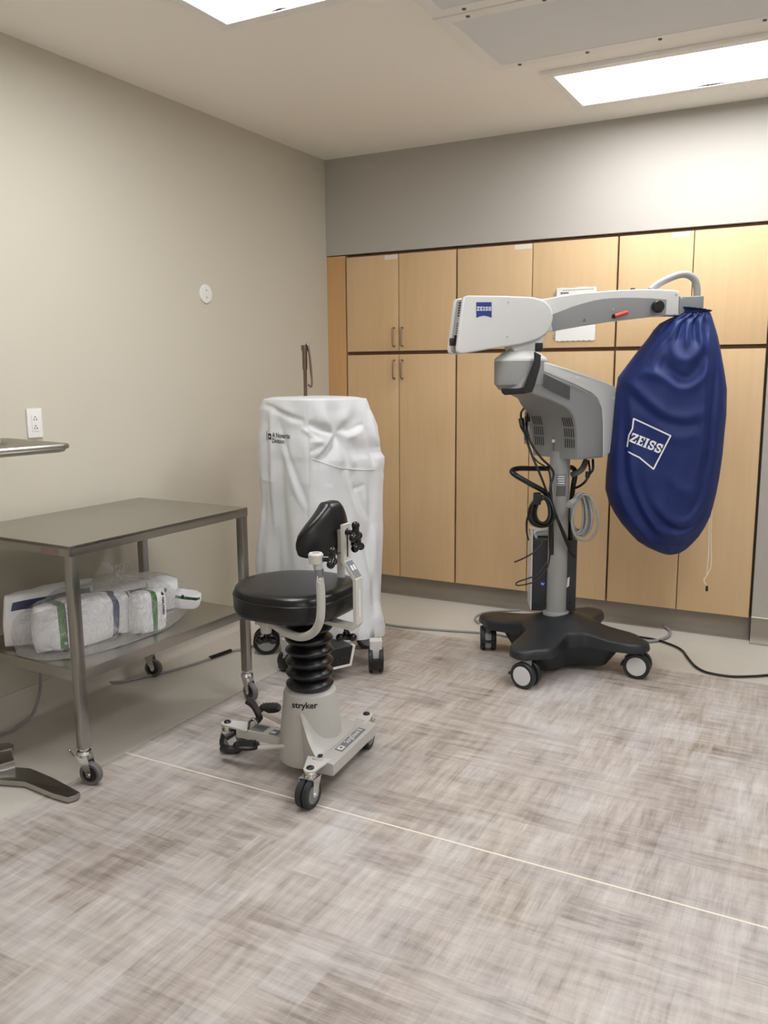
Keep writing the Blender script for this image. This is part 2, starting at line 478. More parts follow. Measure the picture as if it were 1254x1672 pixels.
def place(bm, o, right, up, out, target=None, lift=0.0012, sub=0):
    """put flat lettering at o in the plane right/up; with a target BVH press it onto that surface along -out"""
    r = Vector(right).normalized(); n = Vector(out).normalized(); u = Vector(up)
    u = (u - r * u.dot(r)).normalized()
    if sub:
        bmesh.ops.triangulate(bm, faces=bm.faces)
        for _ in range(3):
            es = [e for e in bm.edges if e.calc_length() > sub]
            if es: bmesh.ops.subdivide_edges(bm, edges=es, cuts=1)
            bmesh.ops.triangulate(bm, faces=bm.faces)
    for v in bm.verts:
        p = Vector(o) + r * v.co.x + u * v.co.y
        if target:
            h = target.ray_cast(p + n * 0.3, -n)
            if h[0] is not None: p = h[0]
        v.co = p + n * lift
    return bm

def quad(bm, x0, y0, x1, y1): bm.faces.new([bm.verts.new((a, b, 0)) for a, b in ((x0, y0), (x1, y0), (x1, y1), (x0, y1))])

# ------------------------------------------------------------------ cloth folds
def fold_field(lines, axis):
    """lines: (points in world, height, width); distance is measured in the plane spanned by axis and up"""
    axis = Vector(axis)
    L = [([(Vector(p).dot(axis), p[2]) for p in smooth_path(pts, 5)], h, w) for pts, h, w in lines]
    def f(p):
        s, z = p.dot(axis), p.z; d = 0
        for pts, h, w in L:
            best = 9; bt = 0; n = len(pts) - 1
            for i in range(n):
                (x0, y0), (x1, y1) = pts[i], pts[i + 1]
                dx, dy = x1 - x0, y1 - y0; q = dx * dx + dy * dy
                t = max(0, min(1, ((s - x0) * dx + (z - y0) * dy) / q)) if q else 0
                e = math.hypot(s - x0 - t * dx, z - y0 - t * dy)
                if e < best: best = e; bt = (i + t) / n
            if best < 3 * w:
                k = min(1, bt / .2, (1 - bt) / .2) ** .7 if 0 < bt < 1 else 0
                d += h * k * math.exp(-(best / w) ** 2)
        return d
    return f

# ================================================================== THE ROOM
RX, RY, H = 5.4, -6.6, 2.74
CT, CB = 2.158, 0.131           # cabinet top and door bottom
b = B(); box(b, (RX / 2, RY / 2, -0.05), (RX + .4, -RY + 1.6, 0.1)); struct('floor', b, M['beige'])
b = B(); box(b, (.62 + (RX - .62) / 2, (RY - .642) / 2, 0.0008), (RX - .62, -.642 - RY, 0.0016)); struct('floor_inlay', b, M['vfloor'], 'woven grey brown vinyl sheet in the middle of the floor')
b = B(); box(b, (.62 + (RX - .62) / 2, -2.528, 0.0018), (RX - .62, .006, 0.0012)); struct('trim_1', b, M['seam'], 'thin pale weld line across the patterned floor')
b = B(); box(b, (RX / 2, RY / 2, H + .05), (RX + .4, -RY + 1.6, 0.1)); struct('ceiling', b, M['ceiling'])
b = B(); box(b, (-.05, (RY + .7) / 2, H / 2), (.1, -RY + .7, H)); struct('wall_left', b, M['wall'])
b = B(); box(b, (RX / 2, .35, (H + CT + .004) / 2), (RX, .7, H - CT - .004)); box(b, (1.3, .65, H / 2), (2.6, .1, H))
struct('wall_back', b, M['wall_b'], 'plain grey wall above the cabinets')
b = B(); box(b, ((2.612 + RX) / 2, .35, (CT + .004) / 2), (RX - 2.612, .7, CT + .004)); struct('wall_back_return', b, M['wall_b'], 'grey wall beside the right end of the cabinets')
b = B(); box(b, (RX + .05, RY / 2, H / 2), (.1, -RY + 1.4, H)); struct('wall_right', b, M['bounce_white'])
b = B(); box(b, (RX / 2, RY - .05, H / 2), (RX, .1, H)); struct('wall_front', b, M['bounce_white'])

def cove(pts_a, pts_b, z0, z1, name, mt, dirn):
    """upstand with a curved foot running from a to b, dirn = towards the room"""
    bm = B(); a = Vector(pts_a); c = Vector(pts_b); d = Vector(dirn)
    prof = [(0.0, z1), (.004, z1), (.004, z0 + .04)] + [(.004 + .036 * (1 - math.cos(t)), z0 + .04 - .04 * math.sin(t) + .0005) for t in (PI / 12 * k for k in range(1, 7))] + [(0.0, z0 + .0004)]
    rings(bm, [[a + d * u + V(0, 0, z) for u, z in prof], [c + d * u + V(0, 0, z) for u, z in prof]])
    return struct(name, bm, mt)
cove((.0, .062, 0), (2.605, .062, 0), 0, .131, 'baseboard_back', M['base'], (0, -1, 0))
cove((2.612, -.001, 0), (RX, -.001, 0), 0, .135, 'baseboard_right', M['base'], (0, -1, 0))
cove((.001, RY, 0), (.001, .06, 0), 0, .135, 'baseboard_left', M['beige'], (1, 0, 0))
b = B(); box(b, ((2.612 + RX) / 2, -.004, .139), (RX - 2.612, .009, .006), bev=.002); struct('trim_2', b, M['bead'], 'white bead on top of the skirting')
b = B(); box(b, (2.609, .25, 1.08), (.004, .5, 2.15)); struct('gap_shadow_strip', b, M['slot'], 'dark strip painted as the shadow in the gap at the cabinet end')  # solid dark strip, shade of the gap put into its colour

# ------------------------------------------------------------------ cabinets
def handle(door, x, z):
    bm = B()
    tube(bm, [(x, .001, z + .055), (x, -.022, z + .055), (x, -.03, z + .045), (x, -.031, z), (x, -.03, z - .045), (x, -.022, z - .055), (x, .001, z - .055)], .0048, 10, 4)
    obj('handle', bm, M['nickel'], door)

def cabinet(x0, x1, xm, label, handles, tag_x, filler=False):
    t = thing('wall_cabinet', label, 'cabinet', ((x0 + x1) / 2, .3, CB), 'tall wood cabinets along the back wall')
    bm = B()
    zm = (CT + CB) / 2
    box(bm, ((x0 + x1) / 2, .31, zm), (x1 - x0, .56, CT - CB - .002))
    obj('carcass', bm, M['reveal'], t, label='dark brown edges between the doors')
    if filler:
        bm = B(); box(bm, (.068, .02, zm), (.134, .03, CT - CB - .004)); obj('filler_panel', bm, M['wood_side'], t, label='narrow orange wood strip against the wall')
    g = .0055
    for (a, c, k) in ((x0 + g, xm - .0025, 0), (xm + .0025, x1 - g, 1)):
        for (z0, z1, up) in ((1.563, CT - .015, 1), (CB, 1.541, 0)):
            bm = B(); box(bm, ((a + c) / 2, .0145, (z0 + z1) / 2), (c - a, .022, z1 - z0), bev=.0015)
            d = obj('door', bm, M['wood'], t)
            if handles: handle(d, (xm - .028) if k == 0 else (xm + .028), 1.647 if up else 1.45)
            if up and k == 0 and tag_x:
                lm = B(); box(lm, (tag_x[0], .0028, CT - .031), (tag_x[1], .0012, .026)); l = obj('shelf_label', lm, M['label'], d, label='small white paper label near the top')
    return t
cabinet(.140, .899, .514, 'pale maple cabinet with four pulls beside the left wall, behind the white covered machine', True, (.462, .088), True)
cabinet(.899, 1.840, 1.363, 'wide pale maple cabinet between the other two, with the taped notice', False, (1.305, .1))
cabinet(1.840, 2.603, 2.226, 'pale maple cabinet at the right end, behind the blue bag', False, (2.16, .09))

# taped notice in a clear sleeve
t = thing('paper_notice', 'white printed notice in a clear sleeve taped to the maple door', 'notice', (1.61, -.001, 1.6))
bm = B()
n = 24
top = [(1.507 + .222 * i / n, 1.889 + .002 * math.sin(i * .5)) for i in range(n + 1)]
bot = [(1.507 + .222 * i / n, 1.600 + .003 * math.sin(i * 1.9)) for i in range(n + 1)]
F0 = Frame((0, 0), 0)
prism(bm, bot + top[::-1], F0, -.0005, .0018)
obj('sheet', bm, M['paper'], t)
bm = B(); box(bm, (1.6135, .0005, 1.744), (.232, .001, .28)); box(bm, (1.497, -.001, 1.74), (.016, .0015, .26))
obj('sleeve', bm, M['clear'], t)
bm = B()
for i in range(7): box(bm, (1.533 + i * .0065, -.0022, 1.861), (.0045, .0006, .009 if i else .012))
for i in range(16): box(bm, (1.545 + i * .011, -.0022, 1.876), (.008, .0004, .003))
for r_ in range(9):
    box(bm, (1.6 + .012 * math.sin(r_ * 2.1), -.0022, 1.83 - r_ * .016), (.15 + .02 * math.sin(r_ * 3.3), .0004, .0025))
obj('print', bm, M['ink'], t)

# ------------------------------------------------------------------ ceiling fixtures
def ceiling_light(x0, x1, y0, y1, label):
    t = thing('ceiling_light', label, 'ceiling light', ((x0 + x1) / 2, (y0 + y1) / 2, H - .02), 'recessed troffer lights')
    bm = B()
    w = .05
    cx_, cy_ = (x0 + x1) / 2, (y0 + y1) / 2
    for (c, s) in (((cx_, y0 - w / 2 + .004, H - .009), (x1 - x0 + 2 * w, w, .018)), ((cx_, y1 + w / 2 - .004, H - .009), (x1 - x0 + 2 * w, w, .018)),
                   ((x0 - w / 2 + .004, cy_, H - .009), (w, y1 - y0, .018)), ((x1 + w / 2 - .004, cy_, H - .009), (w, y1 - y0, .018))):
        box(bm, c, s, bev=.004)
    obj('frame', bm, M['frame_white'], t)
    bm = B(); box(bm, (cx_, cy_, H - .004), (x1 - x0, y1 - y0, .006)); obj('lit_panel', bm, M['lamp'], t, label='glowing white panel')
    return t
ceiling_light(1.725, 2.925, -.849, -.366, 'long glowing white ceiling light above the maple cabinets at right')
ceiling_light(.83, 1.31, -3.213, -2.013, 'glowing white ceiling light cut by the top edge near the left wall')
ceiling_light(2.95, 3.43, -3.213, -2.013, 'ceiling light right of the air diffusers, above the open floor')
ceiling_light(3.6, 4.8, -5.7, -5.22, 'added unseen ceiling light in the far corner behind the viewer, brightening the ceiling')  # added out of view to lift the indirect light on the ceiling

def diffuser(x0, x1, y0, y1, label):
    t = thing('air_diffuser', label, 'air diffuser', ((x0 + x1) / 2, (y0 + y1) / 2, H - .03), 'laminar air diffusers in the ceiling')
    bm = B(); w = .055; cx_, cy_ = (x0 + x1) / 2, (y0 + y1) / 2
    for (c, s) in (((cx_, y0 + w / 2, H - .006), (x1 - x0, w, .012)), ((cx_, y1 - w / 2, H - .006), (x1 - x0, w, .012)),
                   ((x0 + w / 2, cy_, H - .006), (w, y1 - y0 - 2 * w + .004, .012)), ((x1 - w / 2, cy_, H - .006), (w, y1 - y0 - 2 * w + .004, .012))):
        box(bm, c, s, bev=.003)
    obj('frame', bm, M['frame_white'], t)
    bm = B(); box(bm, (cx_, cy_, H - .005), (x1 - x0 - 2 * w + .006, y1 - y0 - 2 * w + .006, .008)); obj('perforated_face', bm, M['panel_grey'], t, label='grey perforated sheet')
    for x in (x0 + .13, x0 + .42, cx_ + .1, x1 - .13):
        for y in (y0 + w / 2, y1 - w / 2):
            bm = B(); lathe(bm, [(.008, 0), (.008, .003), (.005, .005)], (x, y, H - .012), (0, 0, -1), 12); obj('screw', bm, M['screw'], t)
diffuser(1.512, 2.73, -1.660, -1.030, 'grey perforated air diffuser nearest the long ceiling light')
diffuser(1.525, 2.743, -2.305, -1.672, 'grey perforated air diffuser cut by the top edge of the photo')

# ------------------------------------------------------------------ wall fittings
t = thing('wall_outlet', 'white double power outlet on the left wall just above the steel tray', 'outlet', (.004, -2.325, 1.24))
bm = B(); box(bm, (.004, -2.325, 1.24), (.008, .074, .121), bev=.003); obj('cover_plate', bm, M['white_pl'], t)
bm = B(); box(bm, (.0085, -2.325, 1.24), (.004, .034, .068), bev=.001); obj('receptacle', bm, M['white_pl'], t)
bm = B()
for z in (1.258, 1.222):
    for dy, dz, w, h in ((-.0065, -.003, .0024, .009), (.0065, -.003, .0024, .007), (0, .007, .005, .005), (.0065, -.0035, .007, .0022)):
        box(bm, (.0107, -2.325 + dy, z + dz), (.0008, w, h))
obj('slots', bm, M['ink'], t)
t = thing('wall_cover_plate', 'round white blank cover plate high on the left wall', 'cover plate', (.004, -1.197, 1.843))
bm = B(); lathe(bm, [(.0, 0), (.048, 0), (.048, .006), (.044, .009), (0, .0095)], (.0005, -1.197, 1.843), (1, 0, 0), 40); obj('plate', bm, M['white_pl'], t)
for dz in (.018, -.018):
    bm = B(); lathe(bm, [(.0035, 0), (.0035, .001)], (.0098, -1.197, 1.843 + dz), (1, 0, 0), 12); obj('screw', bm, M['screw'], t)

# ================================================================== STEEL CART
CR = math.radians(-2.06); CC = V(.392, -2.313, 0)
def cw(a, c, z):                                # cart frame (across, along, up) to world
    return CC + V(a * math.cos(CR) - c * math.sin(CR), a * math.sin(CR) + c * math.cos(CR), z)
RC = Matrix.Rotation(CR, 3, 'Z')
cart = thing('utility_cart', 'two-shelf stainless steel cart on casters along the left wall', 'cart', CC)
CW, CL, CZ = .64, .939, .868
bm = B(); box(bm, cw(0, 0, CZ - .0075), (CW, CL, .015), R=RC, bev=.003)
for a, s in (((0, -CL / 2 + .004), (CW, .008)), ((0, CL / 2 - .004), (CW, .008)), ((-CW / 2 + .004, 0), (.008, CL)), ((CW / 2 - .004, 0), (.008, CL))):
    box(bm, cw(a[0], a[1], CZ - .02), (s[0], s[1], .036), R=RC, bev=.0015)
top = obj('top_shelf', bm, M['steel_top'], cart)
bm = B(); box(bm, cw(CW / 2 - .1, -CL / 2 - .0006, CZ - .024), (.085, .0014, .02), R=RC)
obj('maker_plate', bm, M['redlabel'], top, label='small reddish sticker on the front edge')
SZ = .418
bm = B(); box(bm, cw(0, 0, SZ - .005), (CW - .03, CL - .03, .01), R=RC, bev=.002)
for a, s in (((0, -CL / 2 + .018), (CW - .07, .008)), ((0, CL / 2 - .018), (CW - .07, .008)), ((-CW / 2 + .018, 0), (.008, CL - .07)), ((CW / 2 - .018, 0), (.008, CL - .07))):
    box(bm, cw(a[0], a[1], SZ - .02), (s[0], s[1], .04), R=RC, bev=.0015)
obj('lower_shelf', bm, M['steel_top'], cart)

def wheel(bm, c, ax, r, w, hub, tyre=0, hubm=1):
    """tyre (material 0) with hub discs (material 1)"""
    lathe(bm, [(r * .62, -w / 2 + .002), (r * .9, -w / 2), (r, -w / 2 + w * .2), (r, w / 2 - w * .2), (r * .9, w / 2), (r * .62, w / 2 - .002)], c, ax, 32, tyre)
    for s in (1, -1):
        d = Vector(ax).normalized() * s
        lathe(bm, [(0.001, 0), (r * hub, 0), (r * hub, w / 2 - .001), (r * hub * .85, w / 2 + .0015), (r * hub * .3, w / 2 + .0015), (r * hub * .25, w / 2 + .004), (0.001, w / 2 + .004)], c, d, 28, hubm)

for i, (sx, sy, ang) in enumerate(((1, -1, 195), (1, 1, 165), (-1, 1, 200), (-1, -1, 160))):
    bm = B(); p = cw(sx * (CW / 2 - .019), sy * (CL / 2 - .019), 0)
    box(bm, p + V(0, 0, (CZ - .03 + .135) / 2), (.034, .034, CZ - .03 - .135), R=RC, bev=.002)
    leg = obj('leg', bm, M['steel'], cart)
    f = V(math.cos(math.radians(ang - 180)), math.sin(math.radians(ang - 180)), 0)
    axd = V(-f.y, f.x, 0); hub = p + f * .022 + V(0, 0, .042)
    bm = B()
    lathe(bm, [(.001, .137), (.017, .137), (.017, .128)], p, (0, 0, 1), 20)
    lathe(bm, [(.001, .128), (.024, .126), (.027, .116), (.022, .104), (.001, .104)], p, (0, 0, 1), 20)
    for s in (1, -1):
        o_ = p + axd * s * .019
        F_ = Frame(o_, math.degrees(math.atan2(f.y, f.x)))
        prism(bm, [(-.02, .112), (.02, .112), (.034, .05), (.028, .034), (.016, .034), (.01, .05)], F_, -.0015, .0015)
    cyl(bm, hub - axd * .024, hub + axd * .024, .006)
    obj('caster_fork', bm, M['chrome'], leg)
    bm = B(); wheel(bm, hub, axd, .042, .026, .66)
    obj('wheel', bm, [M['tyregrey'], M['black']], leg)

# ------------------------------------------------------------------ wrapped packs in a clear bag
def pack(name, c, s, rz, stripes, label, tilt=(0, 0), lumps=.006, seed=0):
    """puffed wrapped pack; stripes = (axis, lo, hi, material index) in -1..1 of the pack's own size"""
    bm = B()
    n0 = 14
    r = bmesh.ops.create_cube(bm, size=2)
    cuts = sorted({round(v, 4) for ax, lo, hi, mi in stripes for v in (lo, hi) if ax == 'x'})
    bmesh.ops.subdivide_edges(bm, edges=bm.edges[:], cuts=n0, use_grid_fill=True)
    for x in cuts: bmesh.ops.bisect_plane(bm, geom=bm.verts[:] + bm.edges[:] + bm.faces[:], plane_co=(x, 0, 0), plane_no=(1, 0, 0))
    for ax, lo, hi, mi in stripes:
        if ax == 'z':
            for x in (lo, hi): bmesh.ops.bisect_plane(bm, geom=bm.verts[:] + bm.edges[:] + bm.faces[:], plane_co=(0, 0, x), plane_no=(0, 0, 1))
    for f in bm.faces:
        m = f.calc_center_median()
        for ax, lo, hi, mi in stripes:
            q = m.x if ax == 'x' else m.z
            if lo < q < hi and (ax == 'x' or abs(m.x) < .96): f.material_index = mi
    R_ = Matrix.Rotation(rz, 3, 'Z') @ Matrix.Rotation(tilt[1], 3, 'Y') @ Matrix.Rotation(tilt[0], 3, 'X')
    for v in bm.verts:
        x, y, z = v.co
        e = max(abs(x), abs(y) * .9, abs(z))
        k = 1.0 - .05 * (x * x * z * z) - .10 * (x * x) ** 2 * (y * y) - .06 * (y * y * z ** 4)
        yy = y * (1 - .38 * abs(x) ** 7) * (1 - .22 * max(0, z) ** 5)
        p = V(x * s[0] / 2 * k, yy * s[1] / 2 * k, z * s[2] / 2 * k)
        nn = noise.noise_vector(p * 14 + V(seed * 3.1, 0, 0)) * lumps
        v.co = Vector(c) + R_ @ (p + nn)
    for v in bm.verts: v.co.z = max(v.co.z, SZ + .004)
    o = obj(name, bm, [M['pack'], M['green'], M['navy']], None, 50)
    tag(o, label, 'wrapped pack', 'wrapped packs in the clear bag')
    return o
AL = CR + PI / 2      # along the cart, away from the viewer
big = pack('wrapped_pack', cw(.055, -.235, SZ + .095), (.36, .13, .182), AL - .22, [('x', -.62, -.46, 1), ('x', -.46, -.43, 2), ('x', .62, .82, 2)], 'large white wrapped pack with green and navy stripes, front left in the clear bag', seed=1)
pack('wrapped_pack', cw(-.088, -.25, SZ + .112), (.37, .085, .215), AL - .2, [('z', .45, .8, 2)], 'white wrapped pack with a long navy band along its top edge, behind the large one', (.12, 0), seed=2)
mid = pack('wrapped_pack', cw(.175, .005, SZ + .088), (.15, .1, .168), AL - .25, [('x', -.1, .2, 1)], 'white wrapped pack with a broad green stripe and printed name beside the large one', seed=3)
pack('wrapped_pack', cw(.085, -.06, SZ + .086), (.09, .09, .16), AL - .3, [('x', .5, .8, 2)], 'narrow plain white wrapped pack wedged between the striped ones', seed=4)
end = pack('wrapped_pack', cw(.11, .15, SZ + .11), (.13, .085, .15), AL - .5, [('z', -.95, -.7, 2)], 'white wrapped pack with a small round logo, upright near the bag end', (.25, 0), seed=5)
small = pack('wrapped_pack', cw(.175, .225, SZ + .085), (.12, .07, .065), AL - .75, [('z', .55, .9, 1)], 'smallest white pack lying tilted at the pointed end of the bag', (.35, .18), lumps=.003, seed=6)
pack('wrapped_pack', cw(-.04, .08, SZ + .075), (.32, .12, .15), AL - .1, [('z', .45, .8, 2)], 'navy banded white pack at the back of the bag towards the wall', seed=7)

def bvh_of(o):
    off = o.matrix_world.translation if o.parent is None else Vector()
    off = ROOT[o.name]
    vs = [v.co + off for v in o.data.vertices]
    return BVHTree.FromPolygons(vs, [tuple(p.vertices) for p in o.data.polygons])
tow = V(.74, -.66, .12)                         # towards the open side of the cart
def pack_print(o, word, c, size, right, up):
    bv = bvh_of(o)
    bm = text_bm(word, size, .0008)
    place(bm, c, right, up, tow, bv, .0015, .02)
    m2 = B()
    lathe(m2, [(.001, 0), (.009, 0), (.009, .0005), (.001, .0005)], (0, 0, 0), (0, 0, 1), 18)
    rr = Vector(right).normalized()
    place(m2, Vector(c) - rr * (size * len(word) * .36 + .012), right, up, tow, bv, .0015)
    me = bpy.data.meshes.new('x'); m2.to_mesh(me); bm.from_mesh(me); bpy.data.meshes.remove(me); m2.free()
    obj('printed_name', bm, M['ink'], o, label='small black printed name')
alv = cw(0, 1, 0) - cw(0, 0, 0)
pack_print(mid, 'HALYARD', cw(.22, .045, SZ + .105), .016, (0, 0, -1), alv)
pack_print(small, 'HALYARD', cw(.2, .225, SZ + .09), .014, alv - V(0, 0, .3), (0, 0, 1))
bm = B(); lathe(bm, [(.001, 0), (.009, 0), (.009, .0005), (.001, .0005)], (0, 0, 0), (0, 0, 1), 18)
place(bm, cw(.15, .13, SZ + .14), alv, (0, 0, 1), tow, bvh_of(end), .0015); obj('printed_logo', bm, M['ink'], end, label='small round black logo')

bm = B()
rs = []
ng = 22; ns = 64
K = cw(.08, -.06, SZ + .235)                    # where the neck of the bag is gathered
for i in range(ng + 1):
    t_ = i / ng; ring = []
    for k in range(ns):
        a = 2 * PI * k / ns
        ca, sa = math.cos(a), math.sin(a)
        rr = (abs(ca) ** 2.6 + abs(sa) ** 2.6) ** (-1 / 2.6)
        lx, ly = .205 * rr * ca, .415 * rr * sa
        if sa > .2: lx *= 1 - .5 * (sa - .2) / .8
        # profile from the shelf up and over to the gathered neck
        h = math.sin(min(1, t_ * 1.25) * PI / 2) ** .8 * .205
        if t_ > .8: h = .205 + .03 * ((t_ - .8) / .2) ** 2
        shrink = 1 - .97 * max(0, (t_ - .22) / .78) ** 1.35
        if t_ < .1: shrink = .97 + .3 * t_
        base_ = cw(.03 + lx * shrink, -.05 + ly * shrink, SZ + .004 + h * (1 - .22 * max(0, sa) ** 2 * (1 - t_)))
        p = base_ * (1 - t_ ** 3) + (V(K.x, K.y, base_.z) + (base_ - cw(.03, -.05, base_.z)) * 1) * t_ ** 3
        p = V(p.x, p.y, base_.z)
        wr = .012 * math.sin(min(1, t_ * 4) * PI / 2)
        p += noise.noise_vector(p * 11) * wr + noise.noise_vector(p * 27) * wr * .5
        p += V(0, 0, .010 * t_ * math.sin(a * 13 + 1.5 * math.sin(a * 3)) * (1 - t_ * .6))
        p.z = max(p.z, SZ + .003)
        ring.append(p)
    rs.append(ring)
rings(bm, rs)
plb = thing('plastic_bag', 'clear crinkled plastic bag full of white packs on the lower cart shelf', 'plastic bag', cw(.045, -.035, SZ))
obj('film', bm, M['clear'], plb, 60)
bm = B()
rs = []
for i in range(9):
    t_ = i / 8
    r0 = .016 + .012 * abs(t_ - .25) + .035 * max(0, t_ - .3) ** 1.2
    rs.append([K + V(-.01 * t_, .02 * t_, -.02 + .06 * t_) + V(math.cos(a), math.sin(a), .25 * math.sin(a * 2)) * r0 * (1 + .35 * math.sin(a * 6 + t_)) for a in (2 * PI * k / 36 for k in range(36))])
rings(bm, rs, cap0=False, cap1=False)
obj('gathered_neck', bm, M['clear'], plb, 60)

# ================================================================== INSTRUMENT STAND (left edge)
st = thing('instrument_stand', 'stainless instrument stand at the left edge, its tray above the cart', 'instrument stand', (.4, -2.95, 0))
TA = math.radians(-10); TCc = V(.625, -2.685, 1.2)     # far right corner of the tray rim
ta = V(-math.cos(TA), -math.sin(TA), 0); tb = V(math.sin(TA), -math.cos(TA), 0)
TWx, TWy = .46, .62
def rrect(inx, z, rad=.045):
    out = []
    hw, hl = TWx / 2 - inx, TWy / 2 - inx; r_ = max(.004, rad - inx)
    for qx, qy, a0 in ((1, 1, 0), (-1, 1, 90), (-1, -1, 180), (1, -1, 270)):
        for k in range(7):
            a = math.radians(a0 + 15 * k)
            x = qx * (hw - r_) + r_ * math.cos(a); y = qy * (hl - r_) + r_ * math.sin(a)
            out.append(TCc + ta * (TWx / 2 + x) + tb * (TWy / 2 + y) + V(0, 0, z - 0))
    return out
bm = B()
prof = [(.03, -.026), (.012, -.022), (.006, -.012), (.004, -.004), (.0, -.012), (-.004, -.008), (-.004, 0), (.0, .005), (.006, .005), (.012, .0), (.018, -.012), (.03, -.018), (.06, -.02)]
rings(bm, [rrect(i_, z_) for i_, z_ in prof])
obj('tray', bm, M['steel_top'], st)
pc = TCc + ta * .28 + tb * .36
bm = B(); cyl(bm, pc + V(0, 0, -1.145), pc + V(0, 0, -.03), .014); obj('post', bm, M['steel'], st)
bm = B(); box(bm, pc + V(0, 0, -.029), (.2, .03, .008), rz=TA); box(bm, pc + V(0, 0, -.029), (.03, .3, .008), rz=TA); obj('tray_support', bm, M['steel'], st)
FT = [(0.373, -2.893, 0.024), (0.388, -2.837, 0.024), (0.444, -2.819, 0.024), (0.574, -2.832, 0.024), (0.745, -2.864, 0.024), (0.749, -2.886, 0.024), (0.736, -2.911, 0.024), (0.666, -2.914, 0.024), (0.511, -2.9, 0.024), (0.422, -2.931, 0.024)]
bm = B(); P0 = [(p[0], p[1]) for p in FT]
flat_prism(bm, P0 + [(.27, -2.96), (.27, -2.91)], .006, .026, bev=.003)
obj('foot', bm, M['steel'], st)
bm = B(); flat_prism(bm, [(p[0], p[1]) for p in [(0.163, -3.007, 0.055), (0.307, -2.793, 0.055), (0.39, -2.841, 0.055), (0.297, -3.099, 0.055)]], .012, .055, bev=.005); obj('base_beam', bm, M['steel'], st)
F2 = [(0.147, -2.797, 0.03), (0.172, -2.736, 0.03), (0.192, -2.713, 0.03), (0.223, -2.715, 0.03), (0.247, -2.74, 0.03), (0.228, -2.779, 0.03), (0.212, -2.846, 0.03)]
bm = B(); flat_prism(bm, [(p[0], p[1]) for p in F2], .006, .03, bev=.003); obj('foot', bm, M['steel'], st)
bm = B(); cyl(bm, (pc.x, pc.y, .006), (pc.x, pc.y, .07), .03); box(bm, (pc.x, pc.y + .06, .03), (.07, .26, .03), rz=-.12, bev=.004); obj('post_socket', bm, M['steel'], st)

# ================================================================== COVERED MACHINE
CV = [(1.314, [(0.4039, -1.311), (0.7784, -1.4668), (0.9002, -1.071), (0.5257, -0.9152)]), (1.309, [(0.3916, -1.3188), (0.7786, -1.4667), (0.9175, -1.0599), (0.5305, -0.9121)]), (1.291, [(0.3824, -1.3248), (0.7769, -1.4677), (0.9262, -1.0543), (0.5316, -0.9114)]), (1.263, [(0.3699, -1.3328), (0.7746, -1.4692), (0.9378, -1.0469), (0.5331, -0.9105)]), (1.217, [(0.3645, -1.3362), (0.7796, -1.466), (0.957, -1.0346), (0.5419, -0.9048)]), (1.174, [(0.3607, -1.3386), (0.7844, -1.4629), (0.9735, -1.024), (0.5498, -0.8997)]), (1.122, [(0.3562, -1.3415), (0.7836, -1.4635), (0.9776, -1.0214), (0.5503, -0.8995)]), (1.07, [(0.3533, -1.3434), (0.7824, -1.4642), (0.9788, -1.0207), (0.5497, -0.8998)]), (1.044, [(0.3522, -1.3441), (0.784, -1.4632), (0.9842, -1.0172), (0.5524, -0.8981)]), (1.017, [(0.3504, -1.3452), (0.7888, -1.4601), (0.998, -1.0083), (0.5596, -0.8935)]), (0.97, [(0.3499, -1.3456), (0.7884, -1.4604), (0.9977, -1.0085), (0.5592, -0.8937)]), (0.918, [(0.3498, -1.3457), (0.787, -1.4613), (0.9946, -1.0105), (0.5574, -0.8949)]), (0.869, [(0.3518, -1.3437), (0.7905, -1.4599), (0.9927, -1.015), (0.554, -0.8988)]), (0.82, [(0.3554, -1.3404), (0.7972, -1.457), (0.9929, -1.0199), (0.551, -0.9034)]), (0.771, [(0.3549, -1.3398), (0.8017, -1.4555), (0.9933, -1.0246), (0.5465, -0.9089)]), (0.7, [(0.3465, -1.3439), (0.8044, -1.4555), (0.9962, -1.0293), (0.5383, -0.9176)]), (0.625, [(0.3376, -1.3471), (0.8148, -1.4525), (1.0031, -1.038), (0.5259, -0.9326)]), (0.556, [(0.3274, -1.3505), (0.828, -1.4485), (1.0107, -1.0496), (0.51, -0.9516)]), (0.484, [(0.3204, -1.3517), (0.8426, -1.4436), (1.0175, -1.0618), (0.4952, -0.9698)]), (0.412, [(0.3202, -1.3487), (0.8598, -1.4371), (1.0234, -1.0744), (0.4838, -0.9859)]), (0.312, [(0.323, -1.3418), (0.8881, -1.4262), (1.0334, -1.0944), (0.4683, -1.01)]), (0.269, [(0.3206, -1.3404), (0.9052, -1.4193), (1.0442, -1.1023), (0.4596, -1.0234)]), (0.226, [(0.318, -1.3386), (0.9255, -1.4113), (1.0561, -1.1127), (0.4487, -1.04)]), (0.191, [(0.3176, -1.3363), (0.9394, -1.4059), (1.0629, -1.1216), (0.4411, -1.052)]), (0.151, [(0.3174, -1.3345), (0.9481, -1.403), (1.0654, -1.1299), (0.4347, -1.0613)])]
MCC = (sum(p[0] for p in CV[6][1]) / 4, sum(p[1] for p in CV[6][1]) / 4)
mc = thing('surgical_console', 'machine on casters hidden under the white cover, its pole sticking up', 'medical machine', (.72, -1.2, 0))
bm = B()
SQ = Frame(MCC, -20)
prism(bm, [(-.14, .1), (.14, .1), (.14, 1.2), (-.14, 1.2)], SQ, -.13, .13, bev=.01)
obj('body', bm, M['device_white'], mc)
d1 = Vector((0.991, -1.436, 0.075)); d0 = Vector((0.936, -1.535, 0.075))
PD = Frame((d1.x, d1.y), math.degrees(math.atan2(d1.y - d0.y, d1.x - d0.x)))
bm = B(); prism(bm, [(-.2, .07), (-.008, .07), (.012, .16), (-.2, .16)], PD, -.2, -.004, bev=.004); ped = obj('footswitch_dock', bm, M['black'], mc)
